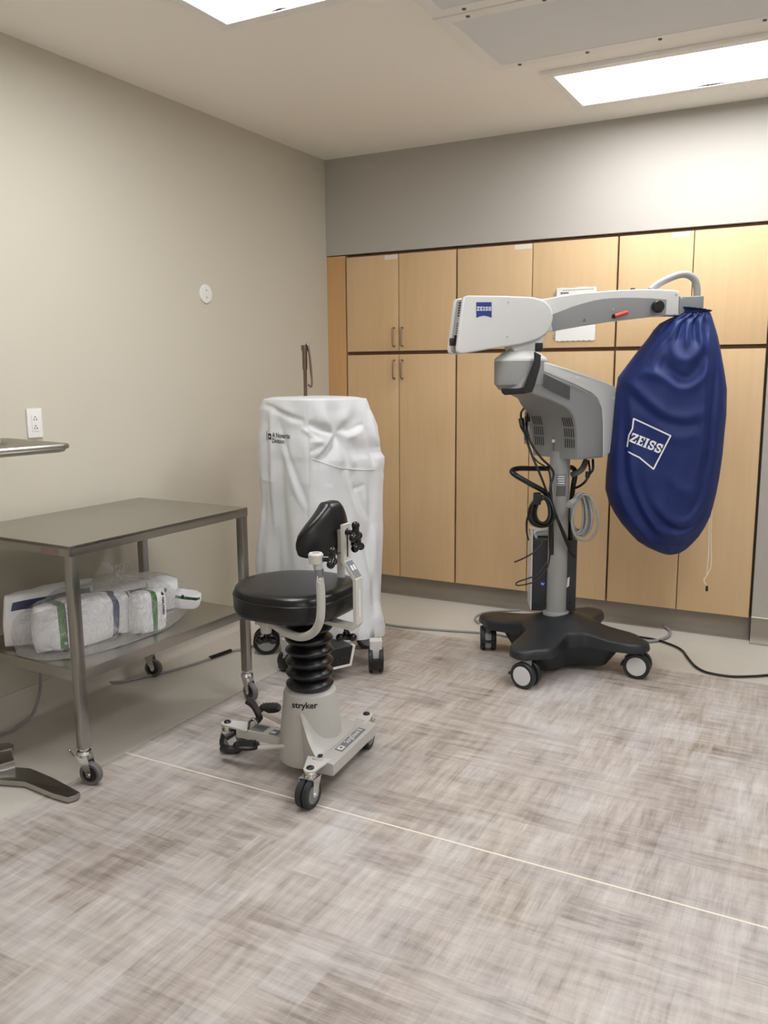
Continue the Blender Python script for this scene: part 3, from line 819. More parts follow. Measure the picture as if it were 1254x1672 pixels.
bm = B(); prism(bm, [(-.2, .062), (-.001, .064), (.023, .16), (.011, .16), (-.009, .074), (-.2, .072)], PD, -.03, .0); obj('dock_rim', bm, M['white_pl'], ped, label='white edge around the black dock')
for k in range(3):
    bm = B(); box(bm, PD(-.03 - .022 * k, .105, -.003), (.012, .004, .014), rz=math.atan2(PD.a.y, PD.a.x), bev=.002); obj('connector', bm, M['slot'], ped)
pp = [(0.5684, -1.1379, 1.5828), (0.5883, -1.1796, 1.3054), (0.5861, -1.1324, 1.5615), (0.6067, -1.1402, 1.4619), (0.6159, -1.1524, 1.3715), (0.5993, -1.1601, 1.3776)]
bm = B(); px_, py_ = pp[0][0], pp[0][1]
cyl(bm, (px_, py_, 1.16), (px_, py_, pp[0][2] - .02), .009, seg=16)
cyl(bm, (px_, py_, pp[0][2] - .13), (px_, py_, pp[0][2] - .022), .0125, seg=16)
cyl(bm, (px_, py_, 1.2), (px_, py_, 1.3), .013, seg=16)
pol = obj('infusion_pole', bm, M['bronze'], mc)
bm = B(); q = [Vector(p) for p in pp]
tube(bm, [V(px_, py_, pp[0][2] - .025), q[2] + V(0, 0, .01), q[3], q[4], q[5]], .005, 8)
tube(bm, [V(px_, py_, pp[0][2] - .03), q[2] + V(-.004, .01, -.02), q[3] + V(-.012, .012, -.005), q[3] + V(-.006, .012, -.06)], .004, 8)
lathe(bm, [(.001, -.02), (.017, -.02), (.017, .006), (.001, .008)], (px_, py_, pp[0][2] - .018), (0, 0, 1), 16)
obj('bottle_hook', bm, M['bronze'], pol)
bm = B(); box(bm, (0.5447, -1.2015, 1.3133), (.036, .02, .008), rz=.4); obj('pole_clip', bm, M['bronze'], mc)
def mcaster(px0, ang, r, name_r='caster'):
    p = Vector(px0); a = math.radians(ang); f = V(math.cos(a), math.sin(a), 0); axd = V(-f.y, f.x, 0)
    hub = V(p.x, p.y, r)
    bm = B(); prism(bm, [(-.03, .16), (.03, .16), (.022, r * .9), (-.022, r * .9)], Frame(hub - f * 0, ang), -.03, .03, bev=.006)
    cs = obj('caster', bm, M['device_white'], mc)
    bm = B()
    for s in (1, -1): wheel(bm, hub + axd * s * .026, axd, r, .02, .7)
    obj('wheel', bm, [M['black'], M['device_lgrey']], cs)
    bm = B(); box(bm, hub + f * (r * .75) + V(0, 0, -.01), (.03, .05, .05), rz=a, bev=.008); obj('brake_lever', bm, M['black'], cs)
mcaster((1.047, -1.298, -0.0), 300, .062)
mcaster((0.41, -1.315, 0.0), 215, .068)
mcaster((.45, -1.0, 0), 150, .062)
mcaster((.83, -1.0, 0), 40, .062)
mcaster((0.661, -1.475, 0.0), 250, .05)

def chaikin(q, cuts):
    for c in cuts:
        n_ = []
        for i in range(len(q)):
            a, d = q[i], q[(i + 1) % len(q)]
            n_ += [a.lerp(d, c), d.lerp(a, c)]
        q = n_
    return q
def resample(q, n_):
    """n_ points; the four sides keep their own share so the corners run straight down"""
    L = [(q[(i + 1) % len(q)] - q[i]).length for i in range(len(q))]; T = sum(L); out = []
    acc = 0; i = 0
    for k in range(n_):
        s = T * k / n_
        while acc + L[i] < s: acc += L[i]; i += 1
        out.append(q[i].lerp(q[(i + 1) % len(q)], (s - acc) / L[i]))
    return out
NC = 200
def cover_ring(e, shrink=1.0):
    z, q = e
    q = [V(a, c, 0) for a, c in q]
    m_ = sum(q, V(0, 0, 0)) / 4
    r_ = resample(chaikin(q, (.14, .25, .25)), NC)
    return [m_.lerp(p, shrink) + V(0, 0, z) for p in r_]
bm = B(); rs = []
lev = []
for (e0, e1) in zip(CV, CV[1:]):
    for k in range(6):
        t_ = k / 6
        lev.append((e0[0] * (1 - t_) + e1[0] * t_, [(a[0] * (1 - t_) + c[0] * t_, a[1] * (1 - t_) + c[1] * t_) for a, c in zip(e0[1], e1[1])]))
lev.append(CV[-1])
ztop = lev[0][0]; zlo = lev[-1][0]
for sh, up in ((.02, .007), (.3, .007), (.6, .006), (.8, .005), (.9, .003), (.95, 0), (.98, -.005)): rs.append([p + V(0, 0, up) for p in cover_ring(lev[0], sh)])
for e in lev[4:]: rs.append(cover_ring(e))
ne = len(rs)
last = rs[-1]
cen = sum(last, V(0, 0, 0)) / NC
rs.append([p.lerp(cen, .012) + V(0, 0, .002) for p in last]); rs.append([p.lerp(cen, .012) + V(0, 0, .06) for p in last])
rings(bm, rs, cap0=True, cap1=False)
bm.normal_update()
cdir = V(.53, -.83, .05).normalized(); sum_c = V(.68, -1.2, .7)
NFx = [(0.789, -1.46, 0.896)][0]
CF = fold_field([([(0.526, -1.446, 1.288), (0.587, -1.419, 1.257), (0.653, -1.389, 1.229), (0.709, -1.363, 1.212)], 0.012, 0.014), ([(0.719, -1.358, 1.206), (0.775, -1.333, 1.181), (0.84, -1.303, 1.156)], 0.014, 0.014), ([(0.728, -1.358, 1.181), (0.776, -1.337, 1.156), (0.827, -1.313, 1.139)], -0.008, 0.012), ([(0.841, -1.303, 1.153), (0.806, -1.333, 1.093), (0.76, -1.368, 1.038)], -0.011, 0.013), ([(0.857, -1.298, 1.136), (0.821, -1.327, 1.082), (0.785, -1.356, 1.033)], 0.008, 0.014), ([(0.88, -1.283, 1.147), (0.911, -1.283, 1.059), (0.936, -1.284, 0.982)], -0.012, 0.014), ([(0.851, -1.299, 1.147), (0.892, -1.294, 1.059), (0.919, -1.293, 0.988)], 0.01, 0.016), ([(0.966, -1.23, 1.188), (0.923, -1.257, 1.166), (0.88, -1.282, 1.153)], 0.013, 0.014), ([(0.962, -1.235, 1.168), (0.925, -1.26, 1.147), (0.887, -1.284, 1.125)], -0.008, 0.014), ([(0.971, -1.228, 1.179), (0.998, -1.233, 1.08), (1.03, -1.234, 0.981)], 0.012, 0.014), ([(0.986, -1.207, 1.251), (1.007, -1.212, 1.163), (1.033, -1.216, 1.069)], -0.01, 0.012), ([(0.541, -1.438, 1.293), (0.545, -1.466, 1.128), (0.557, -1.512, 0.853), (0.582, -1.55, 0.578)], 0.01, 0.018), ([(0.558, -1.429, 1.287), (0.57, -1.453, 1.128), (0.59, -1.484, 0.908), (0.622, -1.518, 0.633)], -0.01, 0.014), ([(0.583, -1.421, 1.26), (0.627, -1.425, 1.111), (0.688, -1.423, 0.951), (0.756, -1.416, 0.797)], 0.009, 0.016), ([(0.612, -1.432, 1.116), (0.673, -1.431, 0.951), (0.734, -1.428, 0.797)], -0.008, 0.014), ([(0.615, -1.439, 1.072), (0.632, -1.461, 0.907), (0.654, -1.481, 0.742), (0.68, -1.509, 0.522)], 0.009, 0.02), ([(0.68, -1.446, 0.852), (0.697, -1.468, 0.687), (0.723, -1.496, 0.467)], -0.009, 0.018), ([(0.691, -1.378, 1.182), (0.73, -1.362, 1.159), (0.77, -1.348, 1.115)], -0.009, 0.01), ([(0.735, -1.366, 1.121), (0.76, -1.354, 1.115), (0.789, -1.337, 1.12)], -0.009, 0.009), ([(0.733, -1.376, 1.071), (0.762, -1.359, 1.082), (0.8, -1.334, 1.104)], 0.006, 0.009), ([(0.902, -1.304, 0.977), (0.917, -1.309, 0.905), (0.955, -1.31, 0.795), (0.991, -1.309, 0.696)], -0.012, 0.016), ([(0.927, -1.29, 0.976), (0.942, -1.296, 0.905), (0.979, -1.297, 0.795), (1.015, -1.293, 0.712)], 0.013, 0.018), ([(0.939, -1.303, 0.877), (0.963, -1.289, 0.883), (0.982, -1.276, 0.899)], 0.008, 0.01), ([(1.007, -1.251, 0.959), (1.024, -1.273, 0.794), (1.026, -1.303, 0.629), (1.056, -1.328, 0.409)], 0.012, 0.02), ([(0.987, -1.313, 0.685), (1.038, -1.317, 0.519), (1.075, -1.329, 0.354), (1.093, -1.34, 0.244)], 0.016, 0.022), ([(1.046, -1.282, 0.684), (1.053, -1.309, 0.519), (1.053, -1.335, 0.382)], -0.012, 0.02), ([(0.763, -1.412, 0.797), (0.799, -1.435, 0.576), (0.854, -1.447, 0.356), (0.895, -1.456, 0.191)], 0.012, 0.03), ([(0.91, -1.344, 0.74), (0.94, -1.37, 0.52), (0.966, -1.397, 0.3)], -0.01, 0.03)], (.84, .54, 0))
bump_c = Vector((0.8785, -1.3177, 1.1521))
for v in bm.verts:
    z = v.co.z
    t_ = min(1, max(0, (ztop - z) / (ztop - zlo)))
    n_ = V(v.normal.x, v.normal.y, 0)
    if n_.length < .2: continue
    n_.normalize()
    amp = .004 + .016 * t_
    s1 = noise.noise(V(v.co.x * 9, v.co.y * 9, z * 1.3))
    s2 = noise.noise(V(v.co.x * 20, v.co.y * 20, z * 2.6 + 5))
    d = amp * s1 + amp * .45 * s2
    # creases near the top edge and round the object poking the right panel
    if t_ < .35: d += .006 * noise.noise(V(v.co.x * 14, v.co.y * 14, z * 14))
    r_ = (v.co - bump_c)
    rr = r_.length
    if rr < .3:
        d += .035 * math.exp(-(rr / .06) ** 2)
        ang = math.atan2(r_.z, r_.dot(V(-n_.y, n_.x, 0)))
        d += .010 * math.exp(-((rr - .11) / .07) ** 2) * math.sin(ang * 5 + .6)
    if v.co.dot(cdir) > sum_c.dot(cdir) - .05: d += CF(v.co) * 1.0
    hem = math.exp(-((z - zlo) / .02) ** 2)
    v.co += n_ * (d + .003 * hem)
    if z < zlo + .1: v.co.z += .012 * noise.noise(V(v.co.x * 5, v.co.y * 5, 9)) * (1 - (z - zlo) / .1)
cov = obj('dust_cover', bm, M['drape'], None, 85)
tag(cov, 'long white cloth cover draped over the machine behind the stool', 'cover')
cvb = bvh_of(cov)
cdir = V(.53, -.83, .05).normalized()
def on_cover(pts, w, name, m_, label, depth=.3):
    """narrow stitched strip pressed on the cover along world points"""
    q = []
    for p in smooth_path(pts, 12):
        h = cvb.ray_cast(Vector(p) + cdir * .4, -cdir)
        if h[0] is not None: q.append(h[0] + cdir * .0015)
    bm = B(); tube(bm, q, w, 6, 0); obj(name, bm, m_, cov, label=label)
on_cover([(0.7507, -1.399, 1.2058), (0.7619, -1.4091, 1.1206), (0.7726, -1.4248, 1.0071), (0.7782, -1.4432, 0.8936), (0.7859, -1.4659, 0.7518), (0.7961, -1.4873, 0.6099)], .002, 'seam', M['drape'], 'vertical stitched seam')
on_cover([(0.7805, -1.4147, 1.0382), (0.8329, -1.391, 1.0151), (0.9108, -1.3542, 0.9889), (0.9878, -1.3153, 0.9769), (1.0565, -1.2791, 0.9735)], .0022, 'seam', M['drape'], 'sagging stitched seam across the right panel')
# printed maker's name, first word partly lost in a fold
lr = V(.94, -.34, 0)
bm = text_bm('A Novartis', .032, .0006); place(bm, (0.5855, -1.385, 1.1396), lr, (0, 0, 1), cdir, cvb, .002, .012); obj('printed_text', bm, M['ink'], cov, label='small dark lettering')
bm = text_bm('Division', .031, .0006); place(bm, (0.5756, -1.3951, 1.1136), lr, (0, 0, 1), cdir, cvb, .002, .012); obj('printed_text', bm, M['ink'], cov, label='second line of small dark lettering')
bm = B()
quad(bm, -.034, -.028, -.029, .03)
for (x0, y0, x1, y1) in ((-.018, .008, .014, .018), (-.018, -.018, .014, -.008), (-.018, -.018, -.008, .018), (.008, -.018, .018, .018), (-.008, .006, .008, .012), (-.008, -.012, .008, -.006)): quad(bm, x0, y0, x1, y1)
bmesh.ops.scale(bm, vec=(.8, .8, 1), verts=bm.verts)
place(bm, (0.5352, -1.4129, 1.1342), lr, (0, 0, 1), cdir, cvb, .002, .012); obj('printed_logo', bm, M['ink'], cov, label='bold black letter cut off by a fold')

# ================================================================== STOOL
SO = V(1.325, -2.302, 0)
sg = V(.996, .088, 0).normalized(); se = V(-.088, .996, 0).normalized()
def sw(x, y, z): return SO + sg * x + se * y + V(0, 0, z)
SA = math.atan2(sg.y, sg.x)
RS = Matrix.Rotation(SA, 3, 'Z')
stool = thing('surgeon_stool', 'black padded surgeon stool with bellows column on a white three-caster base', 'stool', SO)

bm = B()
lathe(bm, [(.001, .05), (.116, .05), (.118, .07), (.112, .15), (.101, .25), (.098, .29), (.094, .306), (.084, .314), (.07, .316), (.001, .316)], SO, (0, 0, 1), 48)
tower = obj('column_shroud', bm, M['stool'], stool)
twb = bvh_of(tower)
bm = B()
# bar between the two front casters, with a gusset sweeping up onto the shroud
def ringrect(y, x0, x1, z0, z1, zin): return [sw(x0, y, z0), sw(x1, y, z0), sw(x1, y, z1), sw(x1 - .006, y, z1 + .004), sw(x0, y, zin)]
rings(bm, [ringrect(y, .098, .178, .083, .122, .134) for y in (-.178, -.174, 0, .186, .19)])
gr = []
for i in range(41):
    v = -1 + i / 20.0
    row = []
    for k in range(15):
        t_ = k / 14
        ang = v * (1.5 if v < 0 else 1.15)
        a0 = Vector((math.cos(ang) * .098, math.sin(ang) * .098)); a1 = Vector((.130 - .02 * v ** 4, v * .168))
        rise = .034 + .095 * math.exp(-((v + 1) / .34) ** 2) + .04 * math.exp(-((v - 1) / .3) ** 2)
        hz = .134 + rise * (1 - t_) ** 1.7
        p = a0.lerp(a1, t_)
        row.append(sw(p.x, p.y, hz - .012 * (t_ == 1)))
    gr.append(row)
vg = [[bm.verts.new(p) for p in r_] for r_ in gr]
for p_, q_ in zip(vg, vg[1:]):
    for i in range(14): bm.faces.new((p_[i], p_[i + 1], q_[i + 1], q_[i]))
for row in (vg[0], vg[-1]):
    lowv = [bm.verts.new((v_.co.x, v_.co.y, .075)) for v_ in row]
    for i in range(14): bm.faces.new((row[i], row[i + 1], lowv[i + 1], lowv[i]))
bar = obj('front_bar', bm, M['stool'], stool, 50)
# model name plate
bm = B(); box(bm, sw(.151, .02, .1292), (.030, .20, .002), R=RS @ Matrix.Rotation(math.radians(5.8), 3, 'Y'), bev=.0006); pl = obj('name_plate', bm, M['decal'], bar, label='grey plate with white lettering')
up_ = -sg
bm = text_bm('SurgiStool II', .026, .0004); place(bm, sw(.151, .045, .1306), se, up_ + V(0, 0, .10), V(0, 0, 1), None, .0004); obj('lettering', bm, M['white_ink'], bar, label='white model lettering')
bm = B(); box(bm, sw(.151, -.06, .1302), (.02, .03, .0016), R=RS @ Matrix.Rotation(math.radians(5.8), 3, 'Y')); obj('emblem', bm, M['white_ink'], bar, label='small white emblem square')
bm = B(); stroke(bm, [(-.006, -.005), (-.001, .004), (.003, -.004), (.006, .005)], .003); place(bm, sw(.151, -.06, .1314), se, up_, V(0, 0, 1), None, .0004); obj('emblem_mark', bm, M['ink'], bar)
bm = B(); lathe(bm, [(.001, 0), (.009, 0), (.009, .003), (.001, .003)], sw(.118, -.155, .136), (0, 0, 1), 20); obj('bolt', bm, M['slot'], bar)
# maker's name on the shroud
bm = text_bm('stryker', .031, .0008)
place(bm, (1.374, -2.4129, 0.2811), (.84, .54, 0), (0, 0, 1), (.54, -.84, .12), twb, .0012, .01); obj('lettering', bm, M['ink'], tower, label='dark lettering on the column')

def end_plate(x, y, dx, dy, z, w0, ln):
    """tapering plate ending in a round tip over the caster at x,y; dx,dy points outwards"""
    d = Vector((dx, dy)).normalized(); n = Vector((-d.y, d.x)); c = Vector((x, y))
    pts = [c - d * ln + n * w0, c - d * ln - n * w0] + [c + (d * math.sin(a) - n * math.cos(a)) * .024 for a in (PI * k / 10 for k in range(11))]
    pts = [sw(p.x, p.y, 0) for p in pts]
    bm = B(); flat_prism(bm, [(p.x, p.y) for p in pts], z - .007, z, bev=.002)
    o = obj('end_plate', bm, M['stool_lt'], stool)
    bm = B(); lathe(bm, [(.001, 0), (.0135, 0), (.0135, .004), (.009, .0075), (.001, .008)], sw(x, y, z), (0, 0, 1), 20); obj('bolt_cap', bm, M['black'], o)
def twin_caster(x, y, axd, trail, z):
    p = sw(x, y, 0); axd = Vector(axd).normalized(); f = V(-axd.y, axd.x, 0) * (1 if trail > 0 else -1)
    hub = p + f * abs(trail) + V(0, 0, .05)
    bm = B(); lathe(bm, [(.001, z - .008), (.02, z - .008), (.023, z - .014), (.019, z - .019), (.023, z - .025), (.018, z - .03), (.001, z - .03)], p, (0, 0, 1), 24)
    ang = math.degrees(math.atan2(f.y, f.x))
    for s in (1, -1):
        prism(bm, [(-.022, z - .025), (.024, z - .025), (abs(trail) + .016, .06), (abs(trail) + .01, .042), (abs(trail) - .012, .042), (-.012, .085)], Frame(p + axd * s * .028, ang), -.0015, .0015)
    box(bm, p + f * .004 + V(0, 0, z - .027), (.046, .058, .004), rz=math.radians(ang))
    cyl(bm, hub - axd * .031, hub + axd * .031, .006)
    o = obj('caster', bm, M['chrome'], stool)
    for s in (1, -1):
        bm = B(); wheel(bm, hub + axd * s * .0135, axd, .05, .023, .66); obj('wheel', bm, [M['tyre'], M['hubgrey']], o)
end_plate(.124, -.240, .1, -1, .130, .045, .085)
end_plate(.112, .247, .1, 1, .130, .045, .085)
end_plate(-.357, -.007, -1, 0, .122, .042, .11)
twin_caster(.124, -.240, (1, .02, 0), -.018, .130)
twin_caster(.112, .247, (.95, .2, 0), -.018, .130)
twin_caster(-.357, -.007, (.55, -.8, 0), .018, .122)

bm = B()
box(bm, sw(-.19, 0, .1), (.22, .075, .034), R=RS, bev=.004)
leg = obj('rear_leg', bm, M['stool_lt'], stool)
bm = B(); box(bm, sw(-.225, 0, .1176), (.07, .05, .0016), R=RS); box(bm, sw(-.145, 0, .1176), (.035, .062, .0016), R=RS); obj('decal', bm, M['decal'], leg, label='grey instruction decals')
bm = B(); box(bm, sw(-.15, .018, .1186), (.02, .012, .0012), R=RS); box(bm, sw(-.15, -.015, .1186), (.02, .012, .0012), R=RS); obj('decal', bm, M['white_ink'], leg, label='white pictograms')
def pedal(c, ln, w, hd, roll, arm):
    R_ = Matrix.Rotation(hd, 3, 'Z') @ Matrix.Rotation(roll, 3, 'X')
    bm = B(); ellip(bm, c, (ln / 2, w / 2, .011), 24, 10, R_, .75)
    for k in range(-3, 4): box(bm, Vector(c) + R_ @ V(k * ln * .1, 0, .0105), (.003, w * .7, .003), R=R_)
    p = obj('pedal', bm, M['black'], stool)
    bm = B(); ribbon(bm, smooth_path(arm, 5), R_ @ V(.3, 1, 0), .03, .014); obj('pedal_arm', bm, M['black'], p)
pu = [(1.1196, -2.2689, 0.1816), (1.0512, -2.3214, 0.2197), (1.0786, -2.3205, 0.2074), (1.1146, -2.3395, 0.1873), (1.1365, -2.3553, 0.1637)]
pedal(pu[0], .085, .062, SA + .45, .15, pu[1:])
pl_ = [(1.1202, -2.4231, 0.094), (0.9926, -2.4076, 0.051), (1.0435, -2.4133, 0.0593), (1.1031, -2.4233, 0.0809)]
pedal(pl_[0], .1, .062, SA + .35, .1, pl_[1:])
bm = B(); tube(bm, [(1.1329, -2.3302, 0.1849), (1.2029, -2.3507, 0.1822), (1.2908, -2.3842, 0.1818)], .009, 10); obj('pedal_rod', bm, M['stool_lt'], stool)
bm = B(); tube(bm, [(1.1623, -2.413, 0.0893), (1.2227, -2.4017, 0.0998), (1.3046, -2.3994, 0.1232)], .008, 10); obj('pedal_rod', bm, M['stool_lt'], stool)
bm = B(); tube(bm, [(1.0886, -2.3645, 0.1289), (1.0965, -2.3659, 0.16), (1.1158, -2.3646, 0.1729), (1.1349, -2.3685, 0.1589)], .007, 8); obj('pedal_link', bm, M['chrome'], stool)

bm = B(); prof = [(.001, .300)]
nb = 7
for k in range(nb):
    z0 = .312 + k * .042
    prof += [(.066, z0), (.080, z0 + .010), (.086, z0 + .018), (.087, z0 + .021), (.083, z0 + .027), (.070, z0 + .036), (.064, z0 + .042)]
prof += [(.001, .606)]
lathe(bm, prof, SO, (0, 0, 1), 40); obj('bellows', bm, M['rubber'], stool, 60)

SC = V(1.268, -2.31, 0)
bm = B(); rs = []
def seat_r(a):
    e = 2.0 if math.cos(a) < 0 else 3.0
    ca, sa = abs(math.cos(a)), abs(math.sin(a))
    return .214 * (ca ** e + sa ** e) ** (-1 / e) * (1 + (.0 if math.cos(a) < 0 else .0))
for k_, z in ((.02, .600), (.86, .598), (.965, .606), (.995, .622), (1.0, .65), (.992, .672), (.968, .688), (.93, .697), (.8, .700), (.4, .7025), (.02, .703)):
    rs.append([SC + V(math.cos(a), math.sin(a), 0) * seat_r(a) * k_ + V(0, 0, z) for a in (2 * PI * i / 72 for i in range(72))])
rings(bm, rs); seat = obj('seat', bm, M['vinyl'], stool, 70)
bm = B()
rings(bm, [[SC + V(math.cos(a), math.sin(a), 0) * seat_r(a) * k_ + V(0, 0, z) for a in (2 * PI * i / 72 for i in range(72))] for k_, z in ((.985, .6645), (1.004, .666), (1.006, .668), (1.003, .670), (.985, .671))]); obj('piping', bm, M['vinyl'], seat, 60)
bm = B(); box(bm, (1.30, -2.31, .592), (.26, .16, .012), bev=.003); box(bm, (1.24, -2.38, .585), (.07, .16, .02), bev=.003); obj('seat_plate', bm, M['steel'], stool)

BY = -2.29
bm = B()
ribbon(bm, [(1.478, BY, .925), (1.478, BY, .798), (1.524, BY, .735), (1.524, BY, .576), (1.512, BY, .560), (1.33, BY, .575)], (0, 1, 0), .048, .012)
br = obj('back_bracket', bm, M['stool_lt'], stool)
bm = B(); box(bm, (1.4845, BY, .86), (.002, .008, .10)); obj('slot', bm, M['slot'], br)
bm = B(); box(bm, (1.5305, BY, .65), (.002, .007, .10)); obj('slot', bm, M['white_ink'], br)
bm = B(); ribbon(bm, [(1.489, BY, .795), (1.527, BY, .742)], (0, 1, 0), .04, .002); dc = obj('decal', bm, M['decal'], br, label='grey arrow decal')
bm = B()
for w in (-.008, .008): ribbon(bm, [(1.501, BY + w, .782), (1.512, BY + w, .7665)], (0, 1, 0), .01, .0015)
obj('decal', bm, M['white_ink'], br, label='white arrow marks')

bm = B(); rs = []
Rp = .172; xc = 1.466
na = 40
for i in range(na + 1):
    u = -1 + 2 * i / na
    a = u * 1.12
    e = (1 - abs(u) ** 6) ** .5 if abs(u) < 1 else 0.02
    e = max(e, .05)
    zb = .812 + .002 * u * u; zt = 1.0 - .125 * max(0, abs(u) - .22) ** 1.0
    zm, hz = (zb + zt) / 2, (zt - zb) / 2 * (e ** .5)
    th = .036 * (e ** .6) * (1 - .15 * u * u)
    ring = []
    for k in range(24):
        p = 2 * PI * k / 24
        g = lambda x: math.copysign(abs(x) ** .55, x)
        rad = Rp - .036 + th * g(math.cos(p)); zz = zm + hz * g(math.sin(p))
        rad -= .012 * max(0, (zz - .88) / .1)
        ring.append(V(xc - Rp + rad * math.cos(a), BY + rad * math.sin(a), zz))
    rs.append(ring)
rings(bm, rs); back = obj('backrest', bm, M['vinyl'], stool, 70)
bm = B(); box(bm, (1.467, BY, .87), (.010, .07, .08), bev=.003); obj('mount_plate', bm, M['steel'], back)

def knob(parent, p, d, stem=.03):
    p = Vector(p); x, y, dd = basis(d)
    bm = B(); cyl(bm, p, p + dd * stem, .0095, seg=16)
    c = p + dd * (stem + .006)
    ellip(bm, c, (.014, .014, .014), 16, 10)
    for k in range(3):
        a = 2 * PI * k / 3 + PI / 2; r_ = x * math.cos(a) + y * math.sin(a)
        cyl(bm, c, c + r_ * .024, .0125, .012, 14); ellip(bm, c + r_ * .026, (.0145, .0145, .0145), 16, 10)
    obj('clamp_knob', bm, M['gloss'], parent, 60)
knob(br, (1.4793, -2.2976, 0.8971), (1, .1, .0), .035)
knob(br, (1.475, BY, .553), (0, 0, -1), .025)
AP = [(1.2685, -2.4694, 0.6158), (1.2927, -2.4721, 0.5937), (1.3391, -2.4743, 0.5725), (1.4072, -2.4796, 0.5644), (1.4654, -2.4895, 0.5905), (1.4987, -2.4967, 0.6409), (1.4987, -2.4883, 0.7155), (1.4884, -2.4807, 0.7846), (1.4737, -2.4755, 0.8539)]
bm = B(); tube(bm, AP, .0145, 16, 8); arm = obj('arm_post', bm, M['stool'], stool, 60)
bm = B(); s_ = Vector(AP[0]); cyl(bm, s_ + V(-.008, 0, .03), s_ + V(-.008, 0, -.045), .021, seg=24); cyl(bm, s_ + V(-.008, 0, -.045), s_ + V(-.008, 0, -.06), .019, seg=24); obj('arm_socket', bm, M['stool'], arm)
knob(arm, s_ + V(-.008, 0, -.058), (0, 0, -1), .02)
e_ = Vector(AP[-1])
bm = B(); lathe(bm, [(.017, -.035), (.024, -.032), (.025, -.004), (.021, .002), (.013, .002), (.013, -.004), (.001, -.004)], e_ + V(0, 0, .003), (0, 0, 1), 28); obj('collar', bm, M['stool_lt'], arm)
knob(arm, e_ + V(.02, .008, -.015), (.9, .35, .0), .026)
bm = B()
d0 = Vector(AP[-2]); cyl(bm, d0 + V(0, 0, -.04), d0 + V(0, 0, .022), .0153, seg=24); obj('decal', bm, M['decal'], arm, label='grey arrow decal')
bm = B()
dcb = bvh_of(bpy.data.objects[bm and 'arm_post'])
stroke(bm, [(.003, .018), (-.006, .01), (-.006, -.004), (.003, -.012)], .003); stroke(bm, [(-.001, .003), (.007, .003)], .003)
place(bm, d0 + V(0, 0, -.01), (.84, .54, 0), (0, 0, 1), (.54, -.84, 0), dcb, .0018); obj('decal', bm, M['white_ink'], arm, label='white arrow marks')
FP = [(1.3837, -2.1688, 0.6934), (1.3744, -2.1441, 0.8505)]
fx, fy = FP[0][0], FP[0][1]
bm = B(); tube(bm, [(1.25, -2.17, .575), (1.28, -2.11, .565), (fx - .01, fy - .02, .572), (fx, fy, .61), (fx, fy, .72), (fx, fy, FP[1][2])], .0145, 14, 8); arm2 = obj('arm_post', bm, M['stool'], stool, 60)
bm = B(); lathe(bm, [(.017, -.035), (.024, -.032), (.025, -.004), (.021, .002), (.001, .002)], (fx, fy, FP[1][2]), (0, 0, 1), 28); obj('collar', bm, M['stool_lt'], arm2)
knob(arm2, V(fx + .025, fy, FP[1][2] - .02), (1, .05, -.02), .04)

# ================================================================== OPERATING MICROSCOPE
MO = V(1.80, -.77, 0)
MP = MO + V(-.02, -.006, 0)
mic = thing('surgical_microscope', 'grey and white operating microscope with long arm on a dark four-arm base', 'microscope', MO)
FB = math.radians(-5)
bm = B(); NA = 96
def star(a, k=1.0):
    a = a - FB
    m_ = abs(((a + PI / 4) % (PI / 2)) - PI / 4)         # angle from nearest arm
    # distance to the outline of a rounded four-armed star
    arm_l, hw = .455, .068
    if m_ < 1e-4: return arm_l * k
    r_tip = arm_l * (1 - .42 * (m_ / .16) ** 4) if m_ < .16 else 9
    side = (hw + .03) / math.sin(m_) if m_ > .02 else 9
    inner = .165 + .03 * (math.cos(2 * (m_ - PI / 4)))
    r_ = min(r_tip, max(inner, min(side, arm_l)))
    # soft concave fillet
    return min(r_, arm_l) * k
raw = [star(2 * PI * i / NA) for i in range(NA)]
for _ in range(2): raw = [(raw[i - 1] + 2 * raw[i] + raw[(i + 1) % NA]) / 4 for i in range(NA)]
def zt(r): return .183 + .085 * math.exp(-(r / .17) ** 2)
rs = []
for k_, mode in ((.93, 'b0'), (1.0, 'b'), (1.015, 'l'), (1.0, 's'), (.985, 't'), (.95, 't'), (.85, 't'), (.7, 't'), (.55, 't'), (.4, 't'), (.25, 't'), (.1, 't'), (.01, 't')):
    ring = []
    for i in range(NA):
        a = 2 * PI * i / NA; r_ = raw[i] * k_
        z = zt(r_)
        if mode == 'b0': z = .138
        if mode == 'b': z = .138
        if mode == 'l': z = .147
        if mode == 's': z = z - .012
        if mode == 't' and k_ == .985: z = z - .004
        ring.append(MO + V(math.cos(a) * r_, math.sin(a) * r_, z))
    rs.append(ring)
rings(bm, rs); base = obj('base', bm, M['dark'], mic, 50)
bm = B(); rs = []
def tub(a):
    a -= FB
    m_ = abs(((a + PI / 4) % (PI / 2)) - PI / 4)
    return .155 + .13 * math.exp(-(m_ / .36) ** 2)
for k_, z in ((.001, .03), (.80, .03), (.84, .036), (1.12, .145), (1.0, .15), (.01, .15)):
    rs.append([MO + V(math.cos(a), math.sin(a), 0) * tub(a) * k_ + V(0, 0, z) for a in (2 * PI * i / NA for i in range(NA))])
rings(bm, rs); obj('base_skirt', bm, M['dark'], base, 50)
